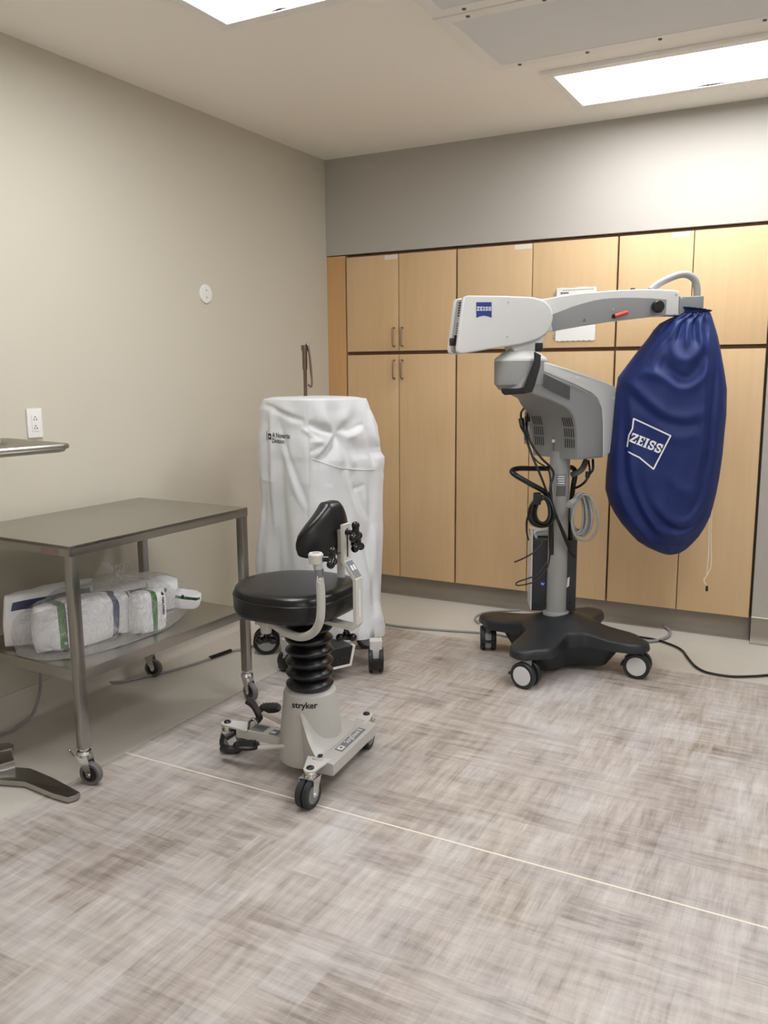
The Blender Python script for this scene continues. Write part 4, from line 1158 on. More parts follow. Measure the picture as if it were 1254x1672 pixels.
def mic_caster(px_, axd, lever):
    p = Vector(px_); axd = Vector(axd).normalized(); f = V(-axd.y, axd.x, 0); hub = V(p.x, p.y, .0625)
    bm = B(); cyl(bm, hub + V(0, 0, -.015), hub + V(0, 0, .085), .021, .026, 20)
    box(bm, hub + f * lever * .035 + V(0, 0, .0), (.05, .034, .075), rz=math.atan2(f.y, f.x), bev=.01); cs = obj('caster', bm, M['device_lgrey'], mic)
    for s in (1, -1):
        bm = B(); c = hub + axd * s * .027
        lathe(bm, [(.035, -.012), (.058, -.013), (.0625, -.008), (.0625, .008), (.058, .014), (.046, .014)], c, axd * s, 36, 0)
        lathe(bm, [(.001, -.012), (.047, -.012), (.047, .0125), (.043, .0155), (.001, .0165)], c, axd * s, 36, 1)
        obj('wheel', bm, [M['tyre'], M['device_white']], cs)
    bm = B(); t_ = hub + f * lever * .06 + V(0, 0, -.002)
    box(bm, t_, (.03, .07, .012), R=Matrix.Rotation(math.atan2(f.y, f.x), 3, 'Z'), bev=.004); obj('brake_pedal', bm, M['dark'], cs)
mic_caster((1.762, -1.165, 0), (-.2, -1, 0), -1)
mic_caster((2.189, -.802, 0), (.05, -1, 0), -1)
mic_caster((1.409, -.737, 0), (1, .42, 0), -1)
mic_caster((1.836, -.374, 0), (1, .2, 0), 1)

bm = B(); lathe(bm, [(.001, .24), (.066, .24), (.064, .262), (.048, .268), (.048, 1.06), (.001, 1.06)], MP, (0, 0, 1), 40); post = obj('column', bm, M['device_lgrey'], mic)
cb_ = bvh_of(post)
def on_post(x, z, w, h, m_, lab, lift=.0015):
    bm = B(); n_ = 8
    for i in range(n_): quad(bm, -w / 2 + w * i / n_, -h / 2, -w / 2 + w * (i + 1) / n_, h / 2)
    bmesh.ops.remove_doubles(bm, verts=bm.verts, dist=1e-5)
    vd = V(-.285, .958, 0); pr = V(.958, .285, 0)
    place(bm, MP + pr * x - vd * .06 + V(0, 0, z), pr, (0, 0, 1), -vd, cb_, lift)
    return obj('rating_label', bm, m_, post, label=lab)
on_post(.008, .925, .045, .05, M['decal'], 'grey printed label'); on_post(.008, .87, .045, .05, M['slot_soft'], 'darker grey label'); on_post(.005, .975, .04, .03, M['device_lgrey'], 'pale label')
bm = B()
for k in range(4):
    for i in range(6): quad(bm, -.018 + (k % 2) * .003, -.02 + k * .011, .016, -.016 + k * .011)
vd = V(-.285, .958, 0); pr = V(.958, .285, 0)
place(bm, MP + pr * .008 - vd * .06 + V(0, 0, .925), pr, (0, 0, 1), -vd, cb_, .0022, .008); obj('print', bm, M['white_ink'], post, label='lines of small print')

# lower power housing with its two-tone shell
HF = Frame(MO, 63)
HW = .13
low = [(-0.401, 1.358), (-0.353, 1.343), (-0.242, 1.31), (-0.155, 1.277), (-0.114, 1.256), (-0.085, 1.23), (-0.067, 1.188), (-0.056, 1.117), (-0.05, 1.028)]
split = [(0.125, 1.028), (0.121, 1.107), (0.116, 1.194), (0.104, 1.264), (0.072, 1.31), (0.029, 1.336), (-0.095, 1.378), (-0.238, 1.423), (-0.345, 1.453)]
outer = [(0.215, 1.061), (0.198, 1.359), (0.106, 1.389), (-0.082, 1.435), (-0.22, 1.468), (-0.346, 1.497)]
HL = .168
def taper(bm):
    # the side away from the viewer narrows towards the drum
    for v in bm.verts:
        d = v.co - HF.o; u = d.dot(HF.a); w_ = d.dot(HF.n)
        if w_ < 0:
            k = max(0, min(1, (-.10 - u) / .22)); k = k * k * (3 - 2 * k)
            v.co -= HF.n * (w_ * .76 * k)
        elif u < -.12:
            k = max(0, min(1, (-.16 - u) / .2)); v.co -= HF.n * (w_ * .22 * k)
bm = B(); prism(bm, low + split, HF, -HL, HW + .002, bev=.012); taper(bm)
hs = obj('power_housing', bm, M['device_grey'], mic, 40)
bm = B(); prism(bm, split[::-1] + outer, HF, -HL + .002, HW, bev=.008); taper(bm)
sh = obj('housing_shell', bm, M['device_white'], mic, 40)
hsb = bvh_of(hs)
# split the shell into its pale grey body tone and vents
def slots(fr, uv0, du, dv, n, w, hgt, slant, out_w, name, m_, parent, label=None, rows=1, rowdv=0):
    bm = B()
    for r_ in range(rows):
        for i in range(n):
            u = uv0[0] + du * i; z = uv0[1] + dv * i - rowdv * r_
            a = [fr(u - w / 2, z - hgt / 2, out_w), fr(u + w / 2, z - hgt / 2, out_w), fr(u + w / 2 + slant, z + hgt / 2, out_w), fr(u - w / 2 + slant, z + hgt / 2, out_w)]
            bm.faces.new([bm.verts.new(p) for p in a])
    r = bmesh.ops.extrude_face_region(bm, geom=bm.faces[:])
    bmesh.ops.translate(bm, vec=fr.n * -.003, verts=[v for v in r['geom'] if isinstance(v, bmesh.types.BMVert)])
    return obj(name, bm, m_, parent, label=label)
vt = [(-0.281, 1.396), (-0.12, 1.337)]
slots(HF, vt[0], (vt[1][0] - vt[0][0]) / 21, (vt[1][1] - vt[0][1]) / 21, 22, .0045, .058, .0, HW + .0032, 'vent_grille', M['slot_soft'], hs)
# the two grilles on the end that faces the room
FRn = Frame(HF(low[7][0] - .001, 0, 0), 63 + 90)   # u runs to the left across the end face
def end_slots(c0, zc, n):
    bm = B()
    for r_ in range(3):
        for i in range(n):
            x = .0135 * i; quad(bm, x - .0031, -.05 * r_ - .021, x + .0031, -.05 * r_ + .021)
    return place(bm, HF(low[7][0] - .04, zc, c0), HF.n, (0, 0, 1), -HF.a, hsb, .0008)
zg = (-0.068, 1.202)[1]
obj('vent_grille', end_slots(.055, zg, 5), M['slot'], hs)
obj('vent_grille', end_slots(-.142, zg, 5), M['slot'], hs)
bm = B(); box(bm, HF(low[7][0] - .0004, zg - .04, -.02), (.003, .002, .2), R=Matrix.Rotation(math.radians(63), 3, 'Z')); obj('panel_seam', bm, M['slot_soft'], hs)
bm = B(); lathe(bm, [(.001, 0), (.009, 0), (.008, .004), (.001, .005)], HF(low[7][0], zg - .095, -.02), -HF.a, 18); obj('screw', bm, M['white_pl'], hs)
for p in [(-0.073, 1.405), (0.182, 1.307)]:
    bm = B(); lathe(bm, [(.001, 0), (.006, 0), (.005, .002), (.001, .002)], HF(p[0], p[1], HW), HF.n, 14); obj('screw', bm, M['white_pl'], sh)
# connector panel on the hidden side
bm = B(); box(bm, HF(-.0, 1.18, -HL - .02), (.12, .06, .2), R=Matrix.Rotation(math.radians(63), 3, 'Z'), bev=.006); cp = obj('connector_panel', bm, M['device_lgrey'], mic)
for i in range(4):
    bm = B(); box(bm, HF(-.062, 1.25 - .045 * i, -HL - .025), (.01, .03, .026), R=Matrix.Rotation(math.radians(63), 3, 'Z'), bev=.003); obj('socket', bm, M['black' if i % 2 else 'device_white'], cp)

# swivel drum on the end of the housing
PO = V(1.664, -1.037, 0)
bm = B(); lathe(bm, [(.001, 1.352), (.095, 1.352), (.117, 1.378), (.119, 1.384), (.119, 1.482), (.001, 1.482)], PO, (0, 0, 1), 40); drum = obj('swivel_drum', bm, M['device_lgrey'], mic, 20)
bm = B(); lathe(bm, [(.001, 1.482), (.12, 1.482), (.118, 1.492), (.09, 1.515), (.064, 1.528), (.058, 1.535), (.058, 1.56), (.001, 1.56)], PO, (0, 0, 1), 40); obj('drum_cap', bm, M['device_white'], drum)
BF = Frame(PO, 20)
bm = B(); prism(bm, [(0.054, 1.521), (0.084, 1.505), (0.082, 1.458), (0.06, 1.373), (0.05, 1.347), (0.013, 1.339), (-0.07, 1.334), (-0.083, 1.345), (-0.086, 1.363), (-0.014, 1.363), (0.015, 1.368), (0.033, 1.421), (0.055, 1.479)], BF, .11, .145, bev=.004)
bp = obj('bumper', bm, M['black'], mic, label='black rubber bumper')
bm = B(); c_ = (0.075, 1.539); box(bm, BF(c_[0], c_[1], .128), (.034, .036, .038), rz=math.radians(15), bev=.005); obj('bumper_knob', bm, M['black'], bp)

# upper arm housing
AF = Frame(PO, 38)
boxp = [(-.293, 1.749), (-.287, 1.757), (-.271, 1.761), (-.1, 1.760), (.019, 1.756), (.05, 1.749), (.075, 1.738), (.095, 1.722), (.107, 1.704), (.113, 1.685), (.114, 1.665), (.108, 1.638), (.098, 1.617), (.083, 1.599), (.065, 1.586), (.035, 1.572), (-.033, 1.554), (-.172, 1.533), (-.285, 1.515), (-.305, 1.514), (-.317, 1.523), (-.320, 1.54)]
bm = B(); prism(bm, boxp, AF, .055, .09, bev=.008); ah = obj('arm_housing', bm, M['device_white'], mic, 40)
bm = B(); prism(bm, boxp, AF, -.09, -.055, bev=.008); obj('side_cover', bm, M['device_white'], ah)
cc_ = (-.1, 1.64)
bm = B(); prism(bm, [(cc_[0] + (u - cc_[0]) * .965, cc_[1] + (z - cc_[1]) * .95) for u, z in boxp], AF, -.06, .06); hb = obj('housing_core', bm, M['device_lgrey'], ah, 40)
bm = B()
def onend(z0, n, w, h, dz, off):
    for i in range(n):
        z = z0 - dz * i
        t_ = (z - 1.53) / (1.75 - 1.53)
        u = -.313 + .026 * t_ + .0015
        box(bm, AF(u - .0005, z, off), (.004, w, h), R=Matrix.Rotation(math.radians(38), 3, 'Z'))
onend(1.735, 6, .016, .006, .011, .028); onend(1.735, 6, .016, .006, .011, .005)
onend(1.645, 5, .022, .005, .01, .015)
onend(1.553, 2, .014, .006, .011, .03)
obj('end_vent', bm, M['slot'], hb)
bm = B(); box(bm, AF(-.32, 1.566, .02), (.03, .03, .034), rz=math.radians(38), bev=.006); box(bm, AF(-.314, 1.585, .035), (.01, .014, .02), rz=math.radians(38)); obj('power_plug', bm, M['black'], hb)
bm = B(); prism(bm, [(-.05, 1.52), (.06, 1.52), (.1, 1.6), (-.07, 1.56)], AF, -.06, .06, bev=.01); obj('swivel_bracket', bm, M['device_white'], ah)
for p in [(-0.092, 1.732), (-0.095, 1.586)]:
    bm = B(); lathe(bm, [(.001, 0), (.009, 0), (.0085, .002), (.001, .0022)], AF(p[0], p[1], .09), AF.n, 18); lathe(bm, [(.001, 0), (.0025, 0), (.0025, .003), (.001, .003)], AF(p[0], p[1], .09), AF.n, 10, 1); obj('screw', bm, [M['device_white'], M['slot_soft']], ah)
lg = [(-0.237, 1.732), (-0.168, 1.733), (-0.167, 1.667), (-0.185, 1.673), (-0.202, 1.676), (-0.218, 1.673), (-0.236, 1.666)]
bm = B(); prism(bm, lg, AF, .0895, .0912); bd = obj('badge', bm, M['blue_badge'], ah, label='blue square maker badge with white lettering')
zc = (-0.202, 1.705)
wd = abs(lg[1][0] - lg[0][0])
bm = place(slab_word(wd * .94), AF(zc[0], zc[1], .0912), AF.a, (0, 0, 1), AF.n, None, .0008); obj('lettering', bm, M['white_ink'], ah, label='white maker lettering')

# spring arm
armp = [(.03, 1.748), (.086, 1.751), (.17, 1.766), (.256, 1.778), (.4, 1.79), (.517, 1.796), (.62, 1.797), (.70, 1.794), (.724, 1.789), (.727, 1.682), (.656, 1.682), (.406, 1.654), (.25, 1.631), (.132, 1.611), (.03, 1.60)]
bm = B(); prism(bm, armp, AF, -.058, .058, bev=.006); sa_ = obj('spring_arm', bm, M['device_white'], mic, 40)
panp = [(0.11, 1.68), (0.158, 1.698), (0.215, 1.719), (0.264, 1.733), (0.315, 1.746), (0.358, 1.753), (0.402, 1.757), (0.46, 1.759), (0.519, 1.759), (0.593, 1.757), (0.664, 1.752), (0.662, 1.686), (0.523, 1.67), (0.406, 1.655), (0.261, 1.635), (0.126, 1.612)]
bm = B(); prism(bm, panp, AF, .054, .0605, bev=.0015); obj('side_panel', bm, M['device_grey'], sa_, label='darker grey curved side panel')
kp = [(0.609, 1.719), (0.411, 1.677), (0.466, 1.693), (0.407, 1.708), (0.272, 1.659), (0.708, 1.774), (0.707, 1.687), (0.517, 1.802)]
def on_arm(i): return AF(kp[i][0], kp[i][1], .0605)
bm = B(); lathe(bm, [(.001, 0), (.012, 0), (.012, .012), (.026, .012), (.028, .018), (.028, .034), (.024, .04), (.001, .041)], on_arm(0), AF.n, 24); obj('friction_knob', bm, M['black'], sa_)
bm = B(); lathe(bm, [(.001, 0), (.01, 0), (.01, .012), (.001, .012)], on_arm(1), AF.n, 18); lk = obj('lock_hub', bm, M['black'], sa_)
bm = B(); tube(bm, [on_arm(1) + AF.n * .013, on_arm(1).lerp(on_arm(2), .5) + AF.n * .017, on_arm(2) + AF.n * .024], .0085, 12, 4); obj('lock_lever', bm, M['red'], lk, label='red lever')
bm = B(); lathe(bm, [(.001, 0), (.006, 0), (.005, .002), (.001, .002)], on_arm(3), AF.n, 14); obj('screw', bm, M['chrome'], sa_)
for i in (5, 6):
    bm = B(); lathe(bm, [(.001, 0), (.005, 0), (.004, .002), (.001, .002)], AF(kp[i][0], kp[i][1], .058), AF.n, 14); obj('screw', bm, M['chrome'], sa_)
bm = B(); w3 = on_arm(4)
for a0, a1 in ((90, 210), (210, 330), (330, 90)):
    p0 = (math.cos(math.radians(a0)) * .0075, math.sin(math.radians(a0)) * .0075); p1 = (math.cos(math.radians(a1)) * .0075, math.sin(math.radians(a1)) * .0075)
    stroke(bm, [p0, p1], .0018)
stroke(bm, [(0, .003), (0, -.002)], .0016)
place(bm, w3, AF.a, (0, 0, 1), AF.n, None, .0006); obj('warning_mark', bm, M['slot'], sa_, label='tiny warning triangle')
bm = B(); lathe(bm, [(.001, 0), (.011, 0), (.011, .006), (.007, .009), (.001, .009)], AF(kp[7][0], 1.796, .02), (0, 0, 1), 16); obj('top_knob', bm, M['black'], sa_)
bm = B(); prism(bm, [(.729, 1.682), (.853, 1.682), (.853, 1.768), (.847, 1.771), (.735, 1.767)], AF, -.05, .05, bev=.006); hd = obj('suspension_head', bm, M['device_grey'], mic, 40)
bm = B(); cyl(bm, AF(.79, 1.58, 0), AF(.79, 1.684, 0), .035); obj('optics_head', bm, M['device_white'], hd)
for z in (1.757, 1.69):
    bm = B(); lathe(bm, [(.001, 0), (.005, 0), (.004, .002), (.001, .002)], AF(.743, z, .05), AF.n, 14); obj('screw', bm, M['chrome'], hd)
bm = B(); hp = [(0.613, 1.797), (0.65, 1.825), (0.7, 1.85), (0.754, 1.868), (0.796, 1.867), (0.828, 1.846), (0.842, 1.81), (0.845, 1.763)]
tube(bm, [AF(u, z, 0) for u, z in hp], .0165, 14, 8); obj('hose', bm, M['cable_grey'], mic, 60)

# push handle, computer unit, looms
bm = B(); tube(bm, [(1.7067, -0.7257, 0.9639), (1.6541, -0.8215, 0.9714), (1.6198, -0.9188, 0.9799), (1.605, -0.9626, 0.9722), (1.6284, -0.9765, 0.9545), (1.6921, -0.9499, 0.9143), (1.7471, -0.9051, 0.8741), (1.7582, -0.8608, 0.8337), (1.7568, -0.8304, 0.7549), (1.764, -0.8179, 0.5572)], .0125, 12, 6); obj('push_handle', bm, M['black'], mic)
bm = B(); tube(bm, [(1.78, -0.6624, 0.9698), (1.8209, -0.6873, 0.9653), (1.8364, -0.7072, 0.9381), (1.8257, -0.7043, 0.862), (1.8154, -0.6874, 0.7373), (1.8202, -0.6964, 0.5543)], .0125, 12, 6); obj('push_handle', bm, M['black'], mic)
bm = B(); tube(bm, [(1.884, -0.6916, 1.0074), (1.8763, -0.7254, 0.9719), (1.8544, -0.741, 0.9517), (1.8287, -0.7338, 0.9407)], .014, 12, 6); obj('cable_gland', bm, M['slot_soft'], mic)

CUo = Vector((1.6663, -0.8114, 0.2598))
CU = Frame((CUo.x, CUo.y), 24)
uh = (0.617,)[0]
ur = [(0.215, 0.44)][0][0]
bm = B(); prism(bm, [(0, CUo.z), (ur, CUo.z), (ur, uh), (0, uh)], CU, -.16, 0, bev=.004); cu = obj('computer_unit', bm, M['dark'], mic)
bm = B(); prism(bm, [(-.006, CUo.z + .004), (0, CUo.z + .004), (0, uh + .035), (-.006, uh + .035)], CU, -.16, -.005, bev=.002); prism(bm, [(-.006, uh + .004), (ur * .55, uh + .004), (ur * .55, uh + .02), (-.006, uh + .04)], CU, -.16, -.09, bev=.003)
obj('side_cover', bm, M['device_white'], cu, label='pale side cover')
bm = B(); tube(bm, [CU(.02, uh, -.05), CU(.02, uh + .035, -.05), CU(ur * .6, uh + .04, -.05), CU(ur * .6, uh, -.05)], .009, 10, 6); obj('carry_handle', bm, M['device_white'], cu)
bg = [(0.051, 0.398)][0]
bm = B(); lathe(bm, [(.001, 0), (.0135, 0), (.0135, .002), (.001, .002)], CU(bg[0], bg[1], 0), CU.n, 24); bg_ = obj('badge', bm, M['blue_badge'], cu, label='small round blue badge')
bm = B(); stroke(bm, [(-.004, .007), (-.006, -.004)], .002); stroke(bm, [(-.005, .0), (-.001, .001), (-.002, -.004)], .002); stroke(bm, [(.004, .003), (.002, -.007)], .002); stroke(bm, [(.004, .003), (.007, .001), (.003, -.002)], .002)
place(bm, CU(bg[0], bg[1], .002), CU.a, (0, 0, 1), CU.n, None, .0008); obj('badge_mark', bm, M['white_ink'], cu)
bm = B(); tg = [(0.168, 0.409)][0]; prism(bm, [(tg[0], tg[1] - .03), (tg[0] + .012, tg[1] - .02), (tg[0] + .014, tg[1] + .025), (tg[0] + .003, tg[1] + .02)], CU, 0, .004); obj('tag', bm, M['paper'], cu, label='small white tag')
for p in [(0.008, 0.587), (0.014, 0.298), (0.186, 0.3), (0.178, 0.588), (0.024, 0.282)]:
    bm = B(); lathe(bm, [(.001, 0), (.006, 0), (.005, .002), (.001, .002)], CU(p[0], p[1], 0), CU.n, 12); obj('screw', bm, M['black'], cu)
bm = B(); box(bm, CU(ur * .55, CUo.z + .2, -.17), (.1, .14, .2), rz=math.radians(24)); obj('unit_bracket', bm, M['slot'], cu)

def loom(name, pts, r, m_, label=None): bm = B(); tube(bm, pts, r, 8, 8); return obj(name, bm, m_, mic, 60, label)
loom('cable', [(1.5871, -0.7331, 1.2641), (1.5906, -0.8052, 1.2377), (1.6164, -0.8685, 1.1946), (1.6429, -0.889, 1.1327), (1.6874, -0.9267, 1.0505), (1.7388, -0.9309, 0.9436), (1.7761, -0.8988, 0.8254), (1.8107, -0.8662, 0.7171), (1.8394, -0.8443, 0.6295), (1.8498, -0.7915, 0.5755), (1.8517, -0.7074, 0.5286)], .0055, M['cable_black'])
loom('cable', [(1.5986, -0.7292, 1.2522), (1.6423, -0.8715, 1.1663), (1.6776, -0.9002, 1.0969), (1.7292, -0.9076, 1.0331), (1.7617, -0.8752, 0.9908), (1.7738, -0.8532, 0.9512), (1.7695, -0.8915, 0.8825), (1.7941, -0.886, 0.7808), (1.8344, -0.8511, 0.669), (1.8511, -0.8092, 0.6001)], .0055, M['cable_black'])
loom('cable', [(1.6318, -0.8603, 1.1945), (1.6658, -0.9092, 1.0828), (1.7097, -0.9202, 1.0219), (1.7413, -0.8861, 0.991), (1.7522, -0.8519, 0.9587), (1.7704, -0.8628, 0.8495), (1.7783, -0.8691, 0.7328), (1.7759, -0.881, 0.6156), (1.7715, -0.8886, 0.5268), (1.7598, -0.9252, 0.4883), (1.7248, -0.9631, 0.4479), (1.6624, -1.0106, 0.4337), (1.6531, -1.0019, 0.4456), (1.6867, -0.9586, 0.4577), (1.7287, -0.9213, 0.4751), (1.7573, -0.8724, 0.5311)], .0035, M['cable_black'])
loom('cable', [(1.6852, -0.9207, 0.7841), (1.6701, -0.9268, 0.7337), (1.6675, -0.9157, 0.6781), (1.6719, -0.8988, 0.6335)], .004, M['cable_black'])
loom('cable', [(1.7484, -0.9013, 0.6467), (1.734, -0.9283, 0.6057), (1.6904, -0.9586, 0.5688), (1.6392, -1.0025, 0.5428)], .004, M['cable_black'])
loom('cable', [(1.9123, -0.6754, 1.013), (1.9207, -0.7022, 0.9686), (1.907, -0.7145, 0.9425), (1.8913, -0.7295, 0.9078), (1.8537, -0.709, 0.8793), (1.8199, -0.695, 0.8665)], .006, M['cable_black'])
loom('cable', [(1.8944, -0.686, 1.0073), (1.9082, -0.7101, 0.9629), (1.9046, -0.7163, 0.9397)], .005, M['cable_black'])
bm = B(); a_ = [(1.9008, -0.7151, 0.9571), (1.9003, -0.7209, 0.9281)]; cyl(bm, a_[0], a_[1], .011, seg=10); obj('cable_tie', bm, M['cable_black'], mic)
bm = B(); a_ = [(1.6126, -0.8673, 1.2119), (1.6237, -0.8798, 1.1751), (1.6333, -0.8796, 1.1492)]; cyl(bm, a_[0], a_[1], .014, .012, 10); cyl(bm, a_[1], a_[2], .011, .006, 10); obj('cable_plug', bm, M['black'], mic)

# coils hung on the column
def coil(name, c, th, loops, m_, r, label, extra, grp=None):
    fr = Frame((c[0], c[1]), th)
    bm = B()
    for (ru, rv, du, dv, w) in loops:
        pts = [fr(du + ru * math.sin(t) * (1 - .18 * math.cos(t)), c[2] + dv - rv + rv * math.cos(t), w + .012 * math.sin(2 * t + ru * 90)) for t in (2 * PI * k / 28 for k in range(29))]
        tube(bm, pts, r, 8, 0)
    o = obj(name, bm, m_, None, 60)
    return tag(o, label, 'cable')
c1 = (1.7423, -0.9349, 0.8515)
k1 = coil('cable_coil', c1, 15, [(.038, .062, .0, .0, 0), (.045, .066, .006, .0, -.012), (.052, .07, .008, .004, .01), (.034, .058, .01, -.004, .016), (.06, .074, .002, .002, -.02), (.041, .07, .014, .002, .004)], M['cable_black'], .0062, 'black cable coil strapped to the front left of the microscope column', None)
bm = B(); a_ = [(1.7197, -0.9737, 0.8321), (1.7425, -0.9551, 0.8658), (1.7808, -0.9256, 0.8527)]
box(bm, Vector(a_[0]) * .5 + Vector(a_[1]) * .5, (.036, .05, .055), rz=.3, bev=.008); obj('cable_strap', bm, M['black'], mic)
c2 = (1.872, -0.7727, 0.8557)
k2 = coil('cable_coil', c2, 15, [(.028, .095, .0, .0, 0), (.034, .1, .008, .002, .012), (.04, .102, .016, .0, -.012), (.045, .104, .022, .004, .006), (.06, .112, .036, -.002, .018), (.036, .09, .004, .0, -.02)], M['cable_grey'], .0062, 'pale grey cable coil hanging right of the microscope column', None)
bm = B(); a_ = [(1.8751, -0.8448, 0.8303), (1.8644, -0.8985, 0.8196)]; cyl(bm, a_[0], a_[1], .015, .017, 14); cyl(bm, Vector(a_[1]), Vector(a_[1]) + (Vector(a_[1]) - Vector(a_[0])) * .15, .012, .012, 14); obj('cable_plug', bm, M['device_lgrey'], mic)

# ================================================================== BLUE BAG OVER THE OPTICS
BR = [(2.3249, -0.5435, 1.693, 0.0696, 0.0119, 0.085), (2.3239, -0.5437, 1.6848, 0.0735, 0.0126, 0.09), (2.3099, -0.5461, 1.6713, 0.0935, 0.0161, 0.1), (2.2935, -0.5489, 1.6507, 0.1172, 0.0201, 0.11), (2.2858, -0.5502, 1.6219, 0.1344, 0.0231, 0.125), (2.281, -0.551, 1.5886, 0.15, 0.0258, 0.14), (2.2634, -0.554, 1.5188, 0.1842, 0.0316, 0.165), (2.2469, -0.5569, 1.4484, 0.2161, 0.0371, 0.18), (2.2361, -0.5587, 1.4042, 0.2357, 0.0405, 0.188), (2.238, -0.5584, 1.3468, 0.2441, 0.0419, 0.195), (2.2352, -0.5589, 1.2311, 0.251, 0.0431, 0.2), (2.2293, -0.5599, 1.1324, 0.2529, 0.0434, 0.2), (2.2239, -0.5608, 1.0447, 0.2558, 0.0439, 0.2), (2.2167, -0.5621, 0.9384, 0.2549, 0.0438, 0.195), (2.2118, -0.5629, 0.867, 0.251, 0.0431, 0.19), (2.2157, -0.5622, 0.8027, 0.2363, 0.0406, 0.18), (2.2235, -0.5609, 0.7509, 0.2175, 0.0374, 0.168), (2.232, -0.5594, 0.6971, 0.1886, 0.0324, 0.15), (2.2397, -0.5581, 0.6523, 0.1575, 0.027, 0.125), (2.2441, -0.5574, 0.6162, 0.1264, 0.0217, 0.1), (2.2544, -0.5556, 0.5865, 0.0902, 0.0155, 0.07), (2.2654, -0.5537, 0.5659, 0.0527, 0.0091, 0.045), (2.2662, -0.5536, 0.5538, 0.0167, 0.0029, 0.015)]
BFd = fold_field([([(2.028, -0.736, 1.4), (2.106, -0.701, 1.364), (2.174, -0.677, 1.3), (2.247, -0.648, 1.243), (2.324, -0.61, 1.225), (2.403, -0.562, 1.256)], 0.02, 0.022), ([(2.043, -0.734, 1.364), (2.117, -0.707, 1.3), (2.184, -0.682, 1.244), (2.256, -0.651, 1.201), (2.333, -0.613, 1.186), (2.4, -0.572, 1.214)], -0.014, 0.022), ([(2.053, -0.722, 1.399), (2.146, -0.667, 1.43), (2.223, -0.631, 1.405), (2.296, -0.601, 1.355), (2.362, -0.559, 1.39), (2.405, -0.516, 1.495)], 0.018, 0.022), ([(2.191, -0.63, 1.497), (2.24, -0.616, 1.433), (2.299, -0.591, 1.397), (2.347, -0.559, 1.432), (2.378, -0.526, 1.516)], -0.018, 0.03), ([(2.237, -0.594, 1.56), (2.267, -0.59, 1.496), (2.312, -0.568, 1.482), (2.353, -0.539, 1.524), (2.379, -0.51, 1.601)], 0.012, 0.02), ([(2.215, -0.597, 1.602), (2.227, -0.607, 1.518), (2.208, -0.633, 1.433)], -0.01, 0.018), ([(2.404, -0.49, 1.636), (2.418, -0.507, 1.502), (2.421, -0.533, 1.361), (2.422, -0.559, 1.22), (2.424, -0.588, 1.059), (2.405, -0.632, 0.883), (2.37, -0.674, 0.757)], -0.016, 0.016), ([(2.383, -0.503, 1.629), (2.389, -0.524, 1.495), (2.389, -0.547, 1.375), (2.392, -0.575, 1.221), (2.399, -0.602, 1.059), (2.377, -0.64, 0.918)], 0.014, 0.018), ([(2.433, -0.491, 1.551), (2.448, -0.515, 1.375), (2.457, -0.551, 1.164), (2.457, -0.584, 0.988), (2.439, -0.62, 0.847)], 0.012, 0.018), ([(2.031, -0.738, 1.378), (2.041, -0.759, 1.238), (2.049, -0.788, 1.062), (2.063, -0.808, 0.921), (2.117, -0.805, 0.78), (2.187, -0.788, 0.674), (2.242, -0.769, 0.617)], 0.014, 0.02), ([(2.056, -0.728, 1.364), (2.08, -0.745, 1.202), (2.09, -0.773, 1.026), (2.122, -0.783, 0.885), (2.181, -0.775, 0.758), (2.264, -0.751, 0.652)], -0.016, 0.018), ([(2.083, -0.718, 1.336), (2.111, -0.735, 1.167), (2.124, -0.762, 0.991), (2.168, -0.765, 0.85), (2.234, -0.752, 0.73), (2.315, -0.725, 0.644)], 0.014, 0.02), ([(2.139, -0.753, 0.991), (2.188, -0.756, 0.842), (2.258, -0.737, 0.743), (2.325, -0.712, 0.687)], -0.01, 0.02), ([(2.211, -0.739, 0.863), (2.282, -0.72, 0.764), (2.359, -0.684, 0.736), (2.429, -0.632, 0.812), (2.458, -0.593, 0.939)], 0.018, 0.026), ([(2.26, -0.741, 0.715), (2.326, -0.714, 0.672), (2.387, -0.677, 0.693), (2.445, -0.632, 0.77)], 0.016, 0.02), ([(2.271, -0.732, 0.729), (2.342, -0.699, 0.704), (2.409, -0.656, 0.742), (2.451, -0.612, 0.854)], -0.014, 0.016), ([(2.267, -0.689, 0.968), (2.329, -0.67, 0.898), (2.397, -0.632, 0.904), (2.439, -0.587, 1.023)], 0.012, 0.03), ([(2.159, -0.696, 1.237), (2.188, -0.707, 1.096), (2.242, -0.703, 0.969)], -0.008, 0.03), ([(2.247, -0.665, 1.152), (2.318, -0.631, 1.13), (2.379, -0.593, 1.165)], 0.01, 0.025), ([(2.257, -0.562, 1.672), (2.245, -0.578, 1.623), (2.217, -0.603, 1.567), (2.16, -0.647, 1.497)], 0.012, 0.012), ([(2.282, -0.548, 1.672), (2.271, -0.565, 1.616), (2.262, -0.58, 1.559)], -0.012, 0.009), ([(2.301, -0.538, 1.672), (2.296, -0.553, 1.608), (2.302, -0.564, 1.531)], 0.012, 0.01), ([(2.323, -0.527, 1.668), (2.325, -0.538, 1.608), (2.339, -0.542, 1.545)], -0.012, 0.009), ([(2.342, -0.517, 1.668), (2.35, -0.525, 1.601), (2.365, -0.531, 1.53)], 0.012, 0.01), ([(2.361, -0.507, 1.668), (2.372, -0.512, 1.608), (2.383, -0.519, 1.544)], -0.01, 0.009), ([(2.236, -0.575, 1.665), (2.219, -0.589, 1.637), (2.172, -0.623, 1.588), (2.109, -0.674, 1.497)], -0.01, 0.012)], (.976, .215, 0))
bm = B(); rs = []; NB = 220
vdir = V(-.215, .976, 0)
for (e0, e1) in zip(BR, BR[1:]):
    for k in range(6):
        t_ = k / 6
        rs.append([a * (1 - t_) + c * t_ for a, c in zip(e0, e1)])
rs.append(list(BR[-1]))
